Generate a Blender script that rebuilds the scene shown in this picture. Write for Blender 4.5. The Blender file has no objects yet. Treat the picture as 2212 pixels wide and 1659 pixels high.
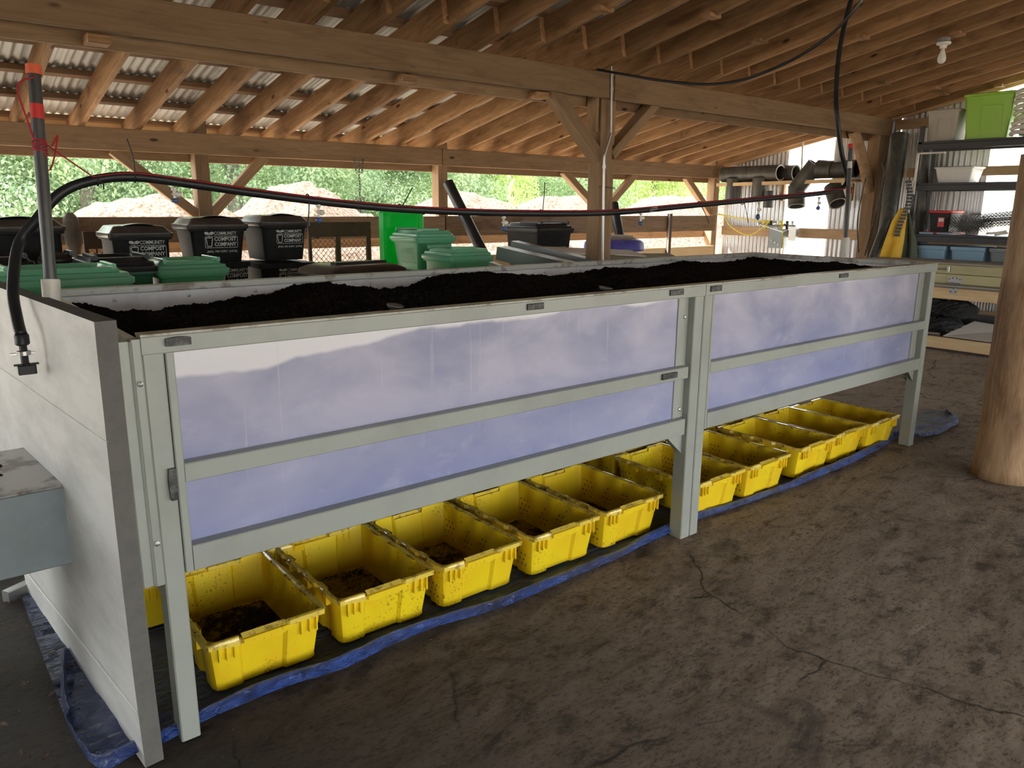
import bpy, bmesh, math, random
from mathutils import Vector, Matrix, Quaternion
random.seed(7)
SC = bpy.context.scene
COL = SC.collection
# ---------------------------------------------------------------- camera
FPX, YAW, PITCH, ROLL = 1645.0, .681, .2295, .008
CAM = Vector((-.4885, -2.177, 1.5915))
def cam_axes():
    cy, sy, cp, sp = math.cos(YAW), math.sin(YAW), math.cos(PITCH), math.sin(PITCH)
    f = Vector((sy*cp, cy*cp, -sp)); r = Vector((cy, -sy, 0)); u = r.cross(f)
    c, s = math.cos(ROLL), math.sin(ROLL)
    return c*r+s*u, -s*r+c*u, f
CR, CU, CF = cam_axes()
cd = bpy.data.cameras.new('camera'); co = bpy.data.objects.new('camera', cd); COL.objects.link(co)
cd.sensor_fit = 'HORIZONTAL'; cd.sensor_width = 36; cd.lens = FPX/2212*36
cd.clip_start = .05; cd.clip_end = 400
m = Matrix.Identity(4)
for i in range(3):
    m[i][0], m[i][1], m[i][2], m[i][3] = CR[i], CU[i], -CF[i], CAM[i]
co.matrix_world = m
SC.camera = co
def at(px, py, x=None, y=None, z=None):      # a photo pixel read off on a known plane of the place
    d = CF + CR*((px-1106)/FPX) + CU*((829.5-py)/FPX)
    if x is not None: t = (x-CAM.x)/d.x
    elif y is not None: t = (y-CAM.y)/d.y
    else: t = (z-CAM.z)/d.z
    return CAM + d*t
# ---------------------------------------------------------------- light
W = bpy.data.worlds.new('sky'); SC.world = W; W.use_nodes = True
wn = W.node_tree; wn.nodes.clear()
wo = wn.nodes.new('ShaderNodeOutputWorld'); wb = wn.nodes.new('ShaderNodeBackground')
wb.inputs[0].default_value = (.93, .96, .97, 1); wb.inputs[1].default_value = 3.1
wn.links.new(wb.outputs[0], wo.inputs[0])
sl = bpy.data.lights.new('sun', 'SUN'); sl.energy = 11.0; sl.angle = .02; sl.color = (1, .93, .82)
so = bpy.data.objects.new('sun', sl); COL.objects.link(so)
so.rotation_euler = Vector((-.60, .50, .72)).to_track_quat('Z', 'Y').to_euler()
SC.view_settings.view_transform = 'Standard'; SC.view_settings.look = 'None'
SC.view_settings.gamma = 1; SC.view_settings.exposure = 1.2; SC.view_settings.use_curve_mapping = False
# ---------------------------------------------------------------- materials
def nodes(name):
    mt = bpy.data.materials.new(name); mt.use_nodes = True
    nt = mt.node_tree; b = nt.nodes['Principled BSDF']
    return mt, nt, b
def nd(nt, t, **k):
    n = nt.nodes.new(t)
    for a, v in k.items():
        if a.startswith('i_'):
            key = a[2:]; key = int(key) if key.isdigit() else key.replace('_', ' ')
            n.inputs[key].default_value = v
        else: setattr(n, a, v)
    return n
def ramp(nt, fac, stops):
    r = nt.nodes.new('ShaderNodeValToRGB'); e = r.color_ramp.elements
    while len(e) < len(stops): e.new(.5)
    for q, (p, c) in zip(e, stops):
        q.position = p; q.color = (c[0], c[1], c[2], 1) if hasattr(c, '__len__') else (c, c, c, 1)
    nt.links.new(fac, r.inputs[0]); return r.outputs[0]
def mix(nt, fac, a, b, mode='MIX'):
    n = nt.nodes.new('ShaderNodeMix'); n.data_type = 'RGBA'; n.blend_type = mode
    for s, v in ((n.inputs[0], fac), (n.inputs[6], a), (n.inputs[7], b)):
        if isinstance(v, (int, float)): s.default_value = v
        elif isinstance(v, tuple): s.default_value = (*v, 1)[:4]
        else: nt.links.new(v, s)
    return n.outputs[2]
def coords(nt, scale=(1, 1, 1), rnd=False, kind='Object'):
    tc = nt.nodes.new('ShaderNodeTexCoord'); mp = nt.nodes.new('ShaderNodeMapping')
    mp.inputs['Scale'].default_value = scale
    nt.links.new(tc.outputs[kind], mp.inputs[0])
    if rnd:
        oi = nt.nodes.new('ShaderNodeObjectInfo'); vm = nt.nodes.new('ShaderNodeVectorMath'); vm.operation = 'SCALE'
        vm.inputs[0].default_value = (31, 17, 23); nt.links.new(oi.outputs['Random'], vm.inputs['Scale'])
        nt.links.new(vm.outputs[0], mp.inputs['Location'])
    return mp.outputs[0]
def noise(nt, vec, scale, detail=5, rough=.6, dist=0):
    n = nt.nodes.new('ShaderNodeTexNoise'); n.inputs['Scale'].default_value = scale
    n.inputs['Detail'].default_value = detail; n.inputs['Roughness'].default_value = rough
    n.inputs['Distortion'].default_value = dist
    nt.links.new(vec, n.inputs['Vector']); return n.outputs['Fac']
def bump(nt, b, h, strength=.4, dist=.01):
    n = nt.nodes.new('ShaderNodeBump'); n.inputs['Strength'].default_value = strength
    n.inputs['Distance'].default_value = dist
    nt.links.new(h, n.inputs['Height']); nt.links.new(n.outputs[0], b.inputs['Normal'])
def plain(name, c, rough=.5, metal=0, dirt=None, amt=.5, scale=6, bmp=0, lo=.45, hi=.65, spec=.5, stretch=(1,1,1)):
    mt, nt, b = nodes(name)
    b.inputs['Roughness'].default_value = rough; b.inputs['Metallic'].default_value = metal
    b.inputs['Specular IOR Level'].default_value = spec
    if dirt is None: b.inputs['Base Color'].default_value = (*c, 1)
    else:
        v = coords(nt, stretch, True); n = noise(nt, v, scale, 7, .65)
        f = ramp(nt, n, [(lo, 0), (hi, amt)])
        nt.links.new(mix(nt, f, c, dirt), b.inputs['Base Color'])
        if bmp: bump(nt, b, n, bmp, .004)
    return mt
def wood(name, c1, c2, dark, stain=.35, rough=.8, gs=1.0, sat=None):
    mt, nt, b = nodes(name)
    v = coords(nt, (1.1*gs, 13*gs, 13*gs), True)
    g = noise(nt, v, 1.6, 9, .68, 1.2)
    base = mix(nt, ramp(nt, g, [(.30, 0), (.66, 1)]), c1, c2)
    v2 = coords(nt, (1.0, 2.6, 2.6), True)
    s = noise(nt, v2, 2.3, 6, .6, .6)
    base = mix(nt, ramp(nt, s, [(.52, 0), (.72, stain)]), base, dark)
    v3 = coords(nt, (1.3, 3.4, 3.4), True)                     # knots
    vo = nd(nt, 'ShaderNodeTexVoronoi', i_Scale=1.5, i_Randomness=1.0); nt.links.new(v3, vo.inputs['Vector'])
    k = ramp(nt, vo.outputs['Distance'], [(.045, .9), (.10, 0)])
    base = mix(nt, k, base, tuple(q*.35 for q in dark))
    oi = nd(nt, 'ShaderNodeObjectInfo'); hv = nd(nt, 'ShaderNodeHueSaturation')
    mr = nd(nt, 'ShaderNodeMapRange', i_3=.78, i_4=1.2); nt.links.new(oi.outputs['Random'], mr.inputs[0])
    nt.links.new(mr.outputs[0], hv.inputs['Value']); nt.links.new(base, hv.inputs['Color'])
    nt.links.new(hv.outputs[0], b.inputs['Base Color'])
    b.inputs['Roughness'].default_value = rough; b.inputs['Specular IOR Level'].default_value = .25
    bump(nt, b, g, .35, .004)
    return mt
M = {}
M['beam'] = wood('weathered_timber', (.25, .155, .085), (.37, .245, .145), (.12, .07, .038))
M['rafter'] = wood('rafter_timber', (.25, .13, .06), (.46, .275, .14), (.12, .055, .022), .65)
M['purlin'] = wood('purlin_timber', (.20, .12, .07), (.29, .18, .11), (.10, .05, .03))
M['log'] = wood('debarked_log', (.30, .17, .085), (.58, .39, .23), (.14, .075, .04), .75, gs=1.3)
M['pine'] = wood('new_pine', (.62, .43, .23), (.74, .56, .33), (.45, .27, .12), .3)
M['treated'] = wood('treated_pine', (.50, .46, .26), (.60, .55, .33), (.36, .31, .17), .3)
M['greywood'] = wood('grey_board', (.30, .27, .22), (.42, .38, .31), (.2, .17, .13), .4)
M['girt'] = wood('girt_timber', (.42, .27, .15), (.55, .38, .23), (.25, .14, .07), .4)
M['plank'] = wood('wall_plank', (.22, .14, .085), (.36, .25, .16), (.10, .06, .04), .6)
M['frame'] = plain('painted_steel', (.37, .395, .35), .38, 0, (.27, .28, .25), .5, 3, .05, spec=.5)
M['rim'] = plain('rim_edge', (.60, .60, .53), .4, 0, (.25, .18, .12), .8, 9, .05, .52, .62)
M['liner'] = plain('white_liner', (.88, .87, .86), .35, 0, (.55, .50, .47), .6, 4, .02)
M['dark'] = plain('dark_tag', (.035, .035, .035), .5, 0, (.2, .2, .18), .6, 40)
M['bolt'] = plain('zinc', (.6, .6, .58), .35, .8)
M['board'] = plain('coated_board', (.72, .725, .69), .55, 0, (.43, .44, .42), .7, 3.0, .15, .42, .68, stretch=(1, .7, 2))
M['boardedge'] = plain('board_edge', (.15, .145, .13), .9, 0, (.12, .12, .11), .7, 25, .6)
M['box'] = plain('housing_paint', (.26, .31, .32), .35, 0, (.18, .21, .21), .5, 4)
M['boxtop'] = plain('housing_top', (.42, .42, .39), .3, .2, (.12, .09, .07), .9, 7, .3, .50, .60)
M['black'] = plain('black_plastic', (.016, .018, .02), .4, 0, (.035, .032, .03), .5, 8, 0, .45, .65, .35)
M['blackmatte'] = plain('black_cart_plastic', (.013, .015, .016), .6, 0, (.030, .028, .024), .8, 5, .0, .45, .7, .18)
M['lidblack'] = plain('dusty_lid', (.04, .036, .034), .30, 0, (.10, .08, .062), .8, 4)
M['green'] = plain('green_plastic', (.09, .42, .19), .36, 0, (.14, .36, .20), .6, 5)
M['greenlid'] = plain('green_lid', (.17, .52, .30), .2, 0, (.24, .46, .32), .6, 5)
M['greendark'] = plain('dark_green_plastic', (.02, .13, .07), .38, 0, (.05, .15, .09), .5, 5)
M['white'] = plain('pvc_white', (.72, .70, .63), .4, 0, (.5, .45, .36), .6, 5)
M['print'] = plain('white_print', (.62, .62, .58), .6, 0, (.08, .08, .08), .9, 60, 0, .55, .68)
M['printg'] = plain('pale_print', (.35, .60, .45), .6)
M['red'] = plain('red_plastic', (.62, .035, .03), .4)
M['orange'] = plain('orange_cap', (.75, .13, .05), .5)
M['string'] = plain('red_string', (.42, .02, .03), .8)
M['conduit'] = plain('grey_conduit', (.07, .07, .068), .35, .3, (.16, .15, .13), .6, 12, 0, .45, .7, stretch=(1, 1, .3))
M['galv'] = plain('galvanised', (.55, .55, .54), .35, .9)
M['rust'] = plain('rusty_steel', (.10, .065, .045), .8, .1, (.18, .09, .05), .8, 9, .3)
M['greysteel'] = plain('grey_steel', (.24, .28, .29), .35, .2, (.3, .3, .28), .5, 5)
M['lime'] = plain('lime_tote', (.30, .58, .05), .35)
M['greytote'] = plain('grey_tote', (.42, .38, .32), .5)
M['bluetote'] = plain('blue_tote', (.25, .40, .52), .35)
M['bluelid'] = plain('blue_drum', (.07, .07, .38), .4, 0, (.2, .18, .35), .5, 5)
M['clear'] = plain('clear_tote', (.72, .73, .70), .25)
M['yellowcloth'] = plain('yellow_oilcloth', (.80, .50, .03), .55, 0, (.6, .36, .03), .6, 3)
M['darkcloth'] = plain('dingy_cloth', (.12, .105, .09), .9, 0, (.2, .17, .12), .7, 9)
M['olive'] = plain('olive_cloth', (.10, .12, .08), .8)
M['rackblack'] = plain('rack_steel', (.035, .037, .04), .45)
M['yellowhose'] = plain('yellow_hose', (.78, .62, .05), .4)
M['ceramic'] = plain('lampholder', (.75, .73, .68), .35)
M['glassbulb'] = plain('bulb', (.80, .78, .72), .2)
M['blueball'] = plain('nozzle_blue', (.06, .12, .28), .3)
M['mesh'] = plain('wire_mesh', (.10, .10, .09), .5, .6)
M['foil'] = plain('black_film', (.03, .032, .034), .12, 0, (.05, .055, .06), .5, 9, 1.0)
M['foil'].node_tree.nodes['Bump'].inputs['Distance'].default_value = .08
M['tape'] = plain('tape', (.7, .7, .66), .6)
M['paperwhite'] = plain('white_sheet', (.62, .58, .52), .7)
def yellow_mat():
    mt, nt, b = nodes('yellow_crate')
    v = coords(nt, (1, 1, 1), True)
    n = noise(nt, v, 5, 6, .6); n2 = noise(nt, v, 75, 3, .7)
    c = mix(nt, ramp(nt, n, [(.35, 0), (.7, .8)]), (.93, .70, .015), (.88, .55, .015))
    sp = nd(nt, 'ShaderNodeMath', operation='MULTIPLY')
    n3 = noise(nt, v, 3.2, 3, .5)
    nt.links.new(ramp(nt, n2, [(.58, 0), (.66, 1)]), sp.inputs[0]); nt.links.new(ramp(nt, n3, [(.48, .0), (.62, .8)]), sp.inputs[1])
    c = mix(nt, sp.outputs[0], c, (.09, .06, .02))
    nt.links.new(c, b.inputs['Base Color']); b.inputs['Roughness'].default_value = .36
    b.inputs['Subsurface Weight'].default_value = .0
    return mt
M['yellow'] = yellow_mat()
def rim_mat():
    mt, nt, b = nodes('scuffed_rim'); v = coords(nt, (1, 1, 1), True)
    n = noise(nt, v, 26, 5, .7)
    c = mix(nt, ramp(nt, n, [(.52, 0), (.62, .7)]), (.88, .66, .10), (.22, .14, .06))
    nt.links.new(c, b.inputs['Base Color']); b.inputs['Roughness'].default_value = .2
    b.inputs['Coat Weight'].default_value = .6
    return mt
M['crim'] = rim_mat()
def soil(name, c1, c2, s=60, bs=1.0):
    mt, nt, b = nodes(name); v = coords(nt)
    n = noise(nt, v, s, 8, .75); 
    nt.links.new(mix(nt, ramp(nt, n, [(.35, 0), (.75, 1)]), c1, c2), b.inputs['Base Color'])
    b.inputs['Roughness'].default_value = .95; b.inputs['Specular IOR Level'].default_value = .12
    bump(nt, b, n, bs, .02); return mt
M['compost'] = soil('dark_compost', (.004, .0035, .003), (.034, .026, .020), 60)
M['residue'] = soil('crate_residue', (.010, .008, .005), (.05, .034, .012), 40, .8)
def crumb():
    mt, nt, b = nodes('crate_crumbs'); v = coords(nt, (1, 1, 1), True)
    n = noise(nt, v, 22, 7, .72); n2 = noise(nt, v, 4.5, 3, .5)
    a = nd(nt, 'ShaderNodeMath', operation='MULTIPLY_ADD', i_1=.55); nt.links.new(n2, a.inputs[0]); nt.links.new(n, a.inputs[2])
    nt.links.new(ramp(nt, a.outputs[0], [(.70, (.012, .009, .005)), (.84, (.34, .22, .02))]), b.inputs['Base Color'])
    b.inputs['Roughness'].default_value = .9; bump(nt, b, n, .8, .01); return mt
M['crumbs'] = crumb()
def tarp_mat():
    mt, nt, b = nodes('blue_tarp'); v = coords(nt)
    n = noise(nt, v, 7, 6, .6)
    c = mix(nt, ramp(nt, n, [(.45, 0), (.66, .8)]), (.035, .095, .40), (.010, .02, .07))
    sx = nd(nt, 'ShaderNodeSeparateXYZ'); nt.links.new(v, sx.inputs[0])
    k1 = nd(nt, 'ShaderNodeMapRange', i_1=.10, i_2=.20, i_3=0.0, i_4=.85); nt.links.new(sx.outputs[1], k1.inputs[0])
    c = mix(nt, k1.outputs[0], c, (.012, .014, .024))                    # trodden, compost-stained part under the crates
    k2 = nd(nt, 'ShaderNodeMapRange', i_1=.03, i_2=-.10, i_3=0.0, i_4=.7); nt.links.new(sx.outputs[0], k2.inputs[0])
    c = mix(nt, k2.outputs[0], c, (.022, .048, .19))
    nt.links.new(c, b.inputs['Base Color']); b.inputs['Roughness'].default_value = .24
    b.inputs['Specular IOR Level'].default_value = .8
    v2 = coords(nt, (6, 14, 10)); n2 = noise(nt, v2, 3, 5, .6, 1.5)
    vo = nd(nt, 'ShaderNodeTexVoronoi', i_Scale=2.2); nt.links.new(coords(nt, (5, 9, 7)), vo.inputs['Vector'])
    ad = nd(nt, 'ShaderNodeMath', operation='MULTIPLY_ADD', i_1=.7); nt.links.new(vo.outputs['Distance'], ad.inputs[0]); nt.links.new(n2, ad.inputs[2])
    bump(nt, b, ad.outputs[0], 1.0, .04); return mt
M['tarp'] = tarp_mat()
def floor_mat():
    mt, nt, b = nodes('packed_floor'); v = coords(nt)
    n1 = noise(nt, v, 1.1, 7, .62, .3); n2 = noise(nt, coords(nt, (1, 1.6, 1)), 5, 12, .80, .2); n3 = noise(nt, coords(nt, (1, 2.2, 1)), 34, 8, .8)
    c = mix(nt, ramp(nt, n1, [(.36, 0), (.66, 1)]), (.39, .275, .18), (.64, .485, .345))
    c = mix(nt, ramp(nt, n2, [(.44, 0), (.64, .75)]), c, (.62, .50, .38))
    c = mix(nt, ramp(nt, n2, [(.38, .8), (.47, 0)]), c, (.09, .065, .045))
    n4 = noise(nt, coords(nt, (1, 1.3, 1)), 2.6, 5, .6, .8)
    c = mix(nt, ramp(nt, n4, [(.60, 0), (.70, .6)]), c, (.06, .045, .035))
    # hairline cracks, only in places
    dv = nd(nt, 'ShaderNodeTexNoise', i_Scale=2.2, i_Detail=6.0); nt.links.new(v, dv.inputs['Vector'])
    vm = nd(nt, 'ShaderNodeVectorMath', operation='MULTIPLY_ADD'); nt.links.new(dv.outputs['Color'], vm.inputs[0])
    vm.inputs[1].default_value = (.28, .28, 0); nt.links.new(v, vm.inputs[2])
    vo = nd(nt, 'ShaderNodeTexVoronoi', feature='DISTANCE_TO_EDGE', i_Scale=.75); nt.links.new(vm.outputs[0], vo.inputs['Vector'])
    cr = ramp(nt, vo.outputs['Distance'], [(.001, .9), (.0045, 0)])
    mk = ramp(nt, noise(nt, v, 1.3, 2), [(.52, 0), (.58, 1)])
    cm = nd(nt, 'ShaderNodeMath', operation='MULTIPLY'); nt.links.new(cr, cm.inputs[0]); nt.links.new(mk, cm.inputs[1])
    c = mix(nt, ramp(nt, n3, [(.38, .8), (.49, 0)]), c, (.11, .078, .052))
    # dark soil at the left end, and the dimmer light leftward painted in
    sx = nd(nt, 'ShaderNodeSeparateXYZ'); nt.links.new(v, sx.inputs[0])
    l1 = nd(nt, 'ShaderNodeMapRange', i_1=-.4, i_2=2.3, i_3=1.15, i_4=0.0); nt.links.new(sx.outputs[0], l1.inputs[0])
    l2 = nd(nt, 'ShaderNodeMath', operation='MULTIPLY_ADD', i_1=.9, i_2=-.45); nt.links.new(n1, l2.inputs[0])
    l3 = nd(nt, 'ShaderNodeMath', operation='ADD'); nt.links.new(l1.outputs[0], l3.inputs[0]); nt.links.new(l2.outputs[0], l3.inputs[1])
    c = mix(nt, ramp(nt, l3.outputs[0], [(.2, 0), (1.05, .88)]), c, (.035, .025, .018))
    c = mix(nt, cm.outputs[0], c, (.02, .014, .01))
    v4 = nd(nt, 'ShaderNodeTexVoronoi', i_Scale=16.0); nt.links.new(v, v4.inputs['Vector'])   # pale flecks
    c = mix(nt, ramp(nt, v4.outputs['Distance'], [(.035, .8), (.06, 0)]), c, (.42, .36, .29))
    nt.links.new(c, b.inputs['Base Color'])
    b.inputs['Specular IOR Level'].default_value = .35
    rr = nd(nt, 'ShaderNodeMapRange', i_3=.5, i_4=.85); nt.links.new(n2, rr.inputs[0]); nt.links.new(rr.outputs[0], b.inputs['Roughness'])
    a = nd(nt, 'ShaderNodeMath', operation='MULTIPLY_ADD'); nt.links.new(n2, a.inputs[0]); a.inputs[1].default_value = 2.0; nt.links.new(n3, a.inputs[2])
    s = nd(nt, 'ShaderNodeMath', operation='SUBTRACT'); nt.links.new(a.outputs[0], s.inputs[0]); nt.links.new(cm.outputs[0], s.inputs[1])
    bump(nt, b, s.outputs[0], 1.0, .03); return mt
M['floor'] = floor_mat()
M['chips'] = soil('wood_chips', (.045, .028, .02), (.40, .29, .22), 16, 1.0)
M['yard'] = soil('yard_dirt', (.36, .31, .25), (.50, .45, .37), 5, .3)
def panel_mat():
    mt, nt, b = nodes('translucent_panel')
    tc = nd(nt, 'ShaderNodeTexCoord'); sx = nd(nt, 'ShaderNodeSeparateXYZ'); nt.links.new(tc.outputs['Object'], sx.inputs[0])
    v = coords(nt, (1, 1, 1.7))
    n = noise(nt, v, 1.7, 4, .55, .3); nf = noise(nt, coords(nt, (3, 1, 5)), 1.8, 6, .6, .3)
    c = mix(nt, ramp(nt, n, [(.36, 0), (.66, 1)]), (.275, .29, .43), (.54, .52, .615))
    # sheet colour turns bluer towards the bottom; where the bed is not full it stays white
    mz = nd(nt, 'ShaderNodeMapRange', i_1=1.15, i_2=.60); nt.links.new(sx.outputs[2], mz.inputs[0])
    zz = nd(nt, 'ShaderNodeMath', operation='MULTIPLY', i_1=.62); nt.links.new(mz.outputs[0], zz.inputs[0])
    c = mix(nt, zz.outputs[0], c, (.28, .32, .58))
    c = mix(nt, ramp(nt, nf, [(.56, 0), (.74, .35)]), c, (.56, .57, .70))
    lx = nd(nt, 'ShaderNodeMapRange', i_1=0.0, i_2=2.6, i_3=1.105, i_4=1.205); nt.links.new(sx.outputs[0], lx.inputs[0])
    wv = noise(nt, coords(nt, (1, 1, .2)), 1.9, 4, .5)
    wa = nd(nt, 'ShaderNodeMath', operation='MULTIPLY_ADD', i_1=.16); nt.links.new(wv, wa.inputs[0]); nt.links.new(lx.outputs[0], wa.inputs[2])
    su = nd(nt, 'ShaderNodeMath', operation='SUBTRACT'); nt.links.new(sx.outputs[2], su.inputs[0]); nt.links.new(wa.outputs[0], su.inputs[1])
    a2 = nd(nt, 'ShaderNodeMath', operation='ADD', i_1=.08); nt.links.new(su.outputs[0], a2.inputs[0])
    c = mix(nt, ramp(nt, a2.outputs[0], [(.0, 0), (.012, 1)]), c, (.74, .73, .76))
    # drip streaks
    ds = noise(nt, coords(nt, (24, 1, .35)), 2.0, 3, .6, .05); dm = noise(nt, coords(nt, (1.2, 1, 1.5)), 1.6, 3)
    dd = nd(nt, 'ShaderNodeMath', operation='MULTIPLY'); nt.links.new(ramp(nt, ds, [(.655, 0), (.675, .5), (.70, 0)]), dd.inputs[0]); nt.links.new(ramp(nt, dm, [(.44, 0), (.56, 1)]), dd.inputs[1])
    c = mix(nt, dd.outputs[0], c, (.62, .60, .62))
    nt.links.new(c, b.inputs['Base Color'])
    b.inputs['Roughness'].default_value = .24; b.inputs['Specular IOR Level'].default_value = .55
    return mt
M['panel'] = panel_mat()
def corr_mat(name, c, dirt, rough=.4, metal=.6):
    return plain(name, c, rough, metal, dirt, .6, 3)
M['roofmetal'] = corr_mat('roof_metal', (.50, .50, .48), (.34, .30, .26), .5, .25)
M['wallmetal'] = corr_mat('wall_metal', (.66, .66, .66), (.5, .47, .43), .35, .6)
def clearpanel():
    mt, nt, b = nodes('clear_sheet'); nt.nodes.remove(b)
    o = nt.nodes['Material Output']; t = nd(nt, 'ShaderNodeBsdfTransparent'); d = nd(nt, 'ShaderNodeBsdfTranslucent')
    d.inputs[0].default_value = (.95, .95, .9, 1); t.inputs[0].default_value = (.95, .97, .95, 1)
    mx = nd(nt, 'ShaderNodeMixShader', i_0=.45); nt.links.new(t.outputs[0], mx.inputs[1]); nt.links.new(d.outputs[0], mx.inputs[2])
    nt.links.new(mx.outputs[0], o.inputs[0]); return mt
M['clearsheet'] = clearpanel()
def leafmat(name, a, b2, tr):
    mt, nt, b = nodes(name); oi = coords(nt, (1, 1, 1), True)
    n = noise(nt, oi, 1.3, 3)
    c = mix(nt, ramp(nt, n, [(.35, 0), (.65, 1)]), a, b2)
    nt.links.new(c, b.inputs['Base Color']); b.inputs['Roughness'].default_value = .5
    t = nd(nt, 'ShaderNodeBsdfTranslucent'); nt.links.new(mix(nt, .5, c, tr), t.inputs[0])
    mx = nd(nt, 'ShaderNodeMixShader', i_0=.5); nt.links.new(b.outputs[0], mx.inputs[1]); nt.links.new(t.outputs[0], mx.inputs[2])
    nt.links.new(mx.outputs[0], nt.nodes['Material Output'].inputs[0]); return mt
M['leaf'] = leafmat('foliage', (.20, .31, .21), (.40, .50, .30), (.55, .70, .35))  # leaf colours kept pale to paint in the haze
M['leaflight'] = leafmat('young_foliage', (.42, .55, .22), (.58, .68, .32), (.75, .85, .35))
M['bark'] = plain('bark', (.16, .14, .12), .9, 0, (.09, .08, .07), .8, 6)
M['yellowlight'] = plain('cream_pvc', (.62, .58, .46), .5)
# ---------------------------------------------------------------- mesh building
class MB:
    def __init__(s): s.v = []; s.f = []; s.m = []; s.cur = 0
    def add(s, vs, fs):
        o = len(s.v); s.v += [tuple(q) for q in vs]; s.f += [tuple(i+o for i in f) for f in fs]; s.m += [s.cur]*len(fs); return s
    def box(s, x0, x1, y0, y1, z0, z1):
        vs = [(x, y, z) for z in (z0, z1) for y in (y0, y1) for x in (x0, x1)]
        return s.add(vs, [(0, 2, 3, 1), (4, 5, 7, 6), (0, 1, 5, 4), (2, 6, 7, 3), (0, 4, 6, 2), (1, 3, 7, 5)])
    def cbox(s, x0, x1, y0, y1, z0, z1, c=.004, ax=0):       # box with chamfered long edges along axis ax
        lo = (x0, y0, z0); hi = (x1, y1, z1); a, b = [i for i in range(3) if i != ax]
        pr = [(lo[a]+c, lo[b]), (hi[a]-c, lo[b]), (hi[a], lo[b]+c), (hi[a], hi[b]-c), (hi[a]-c, hi[b]), (lo[a]+c, hi[b]), (lo[a], hi[b]-c), (lo[a], lo[b]+c)]
        vs = []
        for e in (lo[ax], hi[ax]):
            for p, q in pr:
                w = [0, 0, 0]; w[ax] = e; w[a] = p; w[b] = q; vs.append(tuple(w))
        fl = (ax == 1)
        fs = [(i, (i+1) % 8, (i+1) % 8+8, i+8) for i in range(8)]+[tuple(range(7, -1, -1)), tuple(range(8, 16))]
        if fl: fs = [f[::-1] for f in fs]
        return s.add(vs, fs)
    def tube(s, pts, r, n=10, cap=True, rs=None):
        pts = [Vector(p) for p in pts]; up = Vector((0, 0, 1)); rings = []; prev = None
        for i, p in enumerate(pts):
            t = (pts[min(i+1, len(pts)-1)]-pts[max(i-1, 0)]).normalized()
            if prev is None:
                a = up if abs(t.dot(up)) < .9 else Vector((1, 0, 0)); u = t.cross(a).normalized()
            else: u = (prev-t*prev.dot(t)).normalized()
            prev = u; w = t.cross(u); rr = rs[i] if rs else r
            rings.append([p+u*math.cos(2*math.pi*k/n)*rr+w*math.sin(2*math.pi*k/n)*rr for k in range(n)])
        vs = [q for g in rings for q in g]; fs = []
        for i in range(len(pts)-1):
            for k in range(n): fs.append((i*n+k, i*n+(k+1) % n, (i+1)*n+(k+1) % n, (i+1)*n+k))
        if cap: fs += [tuple(range(n-1, -1, -1)), tuple(range((len(pts)-1)*n, len(pts)*n))]
        return s.add(vs, fs)
    def rings(s, rg, cap0=True, cap1=True, closed=True):
        n = len(rg[0]); vs = [q for g in rg for q in g]; fs = []
        for i in range(len(rg)-1):
            for k in range(n if closed else n-1): fs.append((i*n+k, i*n+(k+1) % n, (i+1)*n+(k+1) % n, (i+1)*n+k))
        if cap0: fs.append(tuple(range(n-1, -1, -1)))
        if cap1: fs.append(tuple(range((len(rg)-1)*n, len(rg)*n)))
        return s.add(vs, fs)
    def lathe(s, prof, c=(0, 0, 0), n=20, axis=None):
        rg = []
        for r, z in prof:
            rg.append([Vector((r*math.cos(2*math.pi*k/n), r*math.sin(2*math.pi*k/n), z)) for k in range(n)])
        if axis is not None:
            q = Vector((0, 0, 1)).rotation_difference(Vector(axis).normalized()); rg = [[q @ p for p in g] for g in rg]
        c = Vector(c); return s.rings([[p+c for p in g] for g in rg])
    def grid(s, fn, nu, nv):
        vs = [fn(i/(nu-1), j/(nv-1)) for j in range(nv) for i in range(nu)]
        fs = [(j*nu+i, j*nu+i+1, (j+1)*nu+i+1, (j+1)*nu+i) for j in range(nv-1) for i in range(nu-1)]
        return s.add(vs, fs)
def rrect(w, d, r, z, ox=0, oy=0, k=4):
    p = []
    for cx, cy, a0 in ((w/2-r, d/2-r, 0), (-w/2+r, d/2-r, 90), (-w/2+r, -d/2+r, 180), (w/2-r, -d/2+r, 270)):
        for i in range(k+1):
            a = math.radians(a0+90*i/k); p.append((cx+r*math.cos(a)+ox, cy+r*math.sin(a)+oy, z))
    return p
def obj(name, mb, mats, parent=None, smooth=False, loc=None, rot=None):
    if isinstance(mb, MB):
        me = bpy.data.meshes.new(name); me.from_pydata(mb.v, [], mb.f)
        for t in (mats if isinstance(mats, (list, tuple)) else [mats]): me.materials.append(t)
        if any(mb.m): me.polygons.foreach_set('material_index', mb.m)
        if smooth:
            me.polygons.foreach_set('use_smooth', [True]*len(me.polygons))
            if smooth is not True:
                try: me.set_sharp_from_angle(angle=math.radians(smooth))
                except Exception: pass
        me.update()
    else: me = mb
    o = bpy.data.objects.new(name, me); COL.objects.link(o)
    if parent: o.parent = parent
    if loc is not None: o.location = loc
    if rot is not None: o.rotation_euler = rot
    return o
def tag(o, label=None, cat=None, group=None, kind=None):
    for k, v in (('label', label), ('category', cat), ('group', group), ('kind', kind)):
        if v: o[k] = v
    return o
def thing(name, label, cat, loc=(0, 0, 0), rz=0, group=None, kind=None):
    o = bpy.data.objects.new(name, None); COL.objects.link(o); o.location = loc; o.rotation_euler = (0, 0, rz)
    o.empty_display_size = .1
    return tag(o, label, cat, group, kind)
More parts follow.
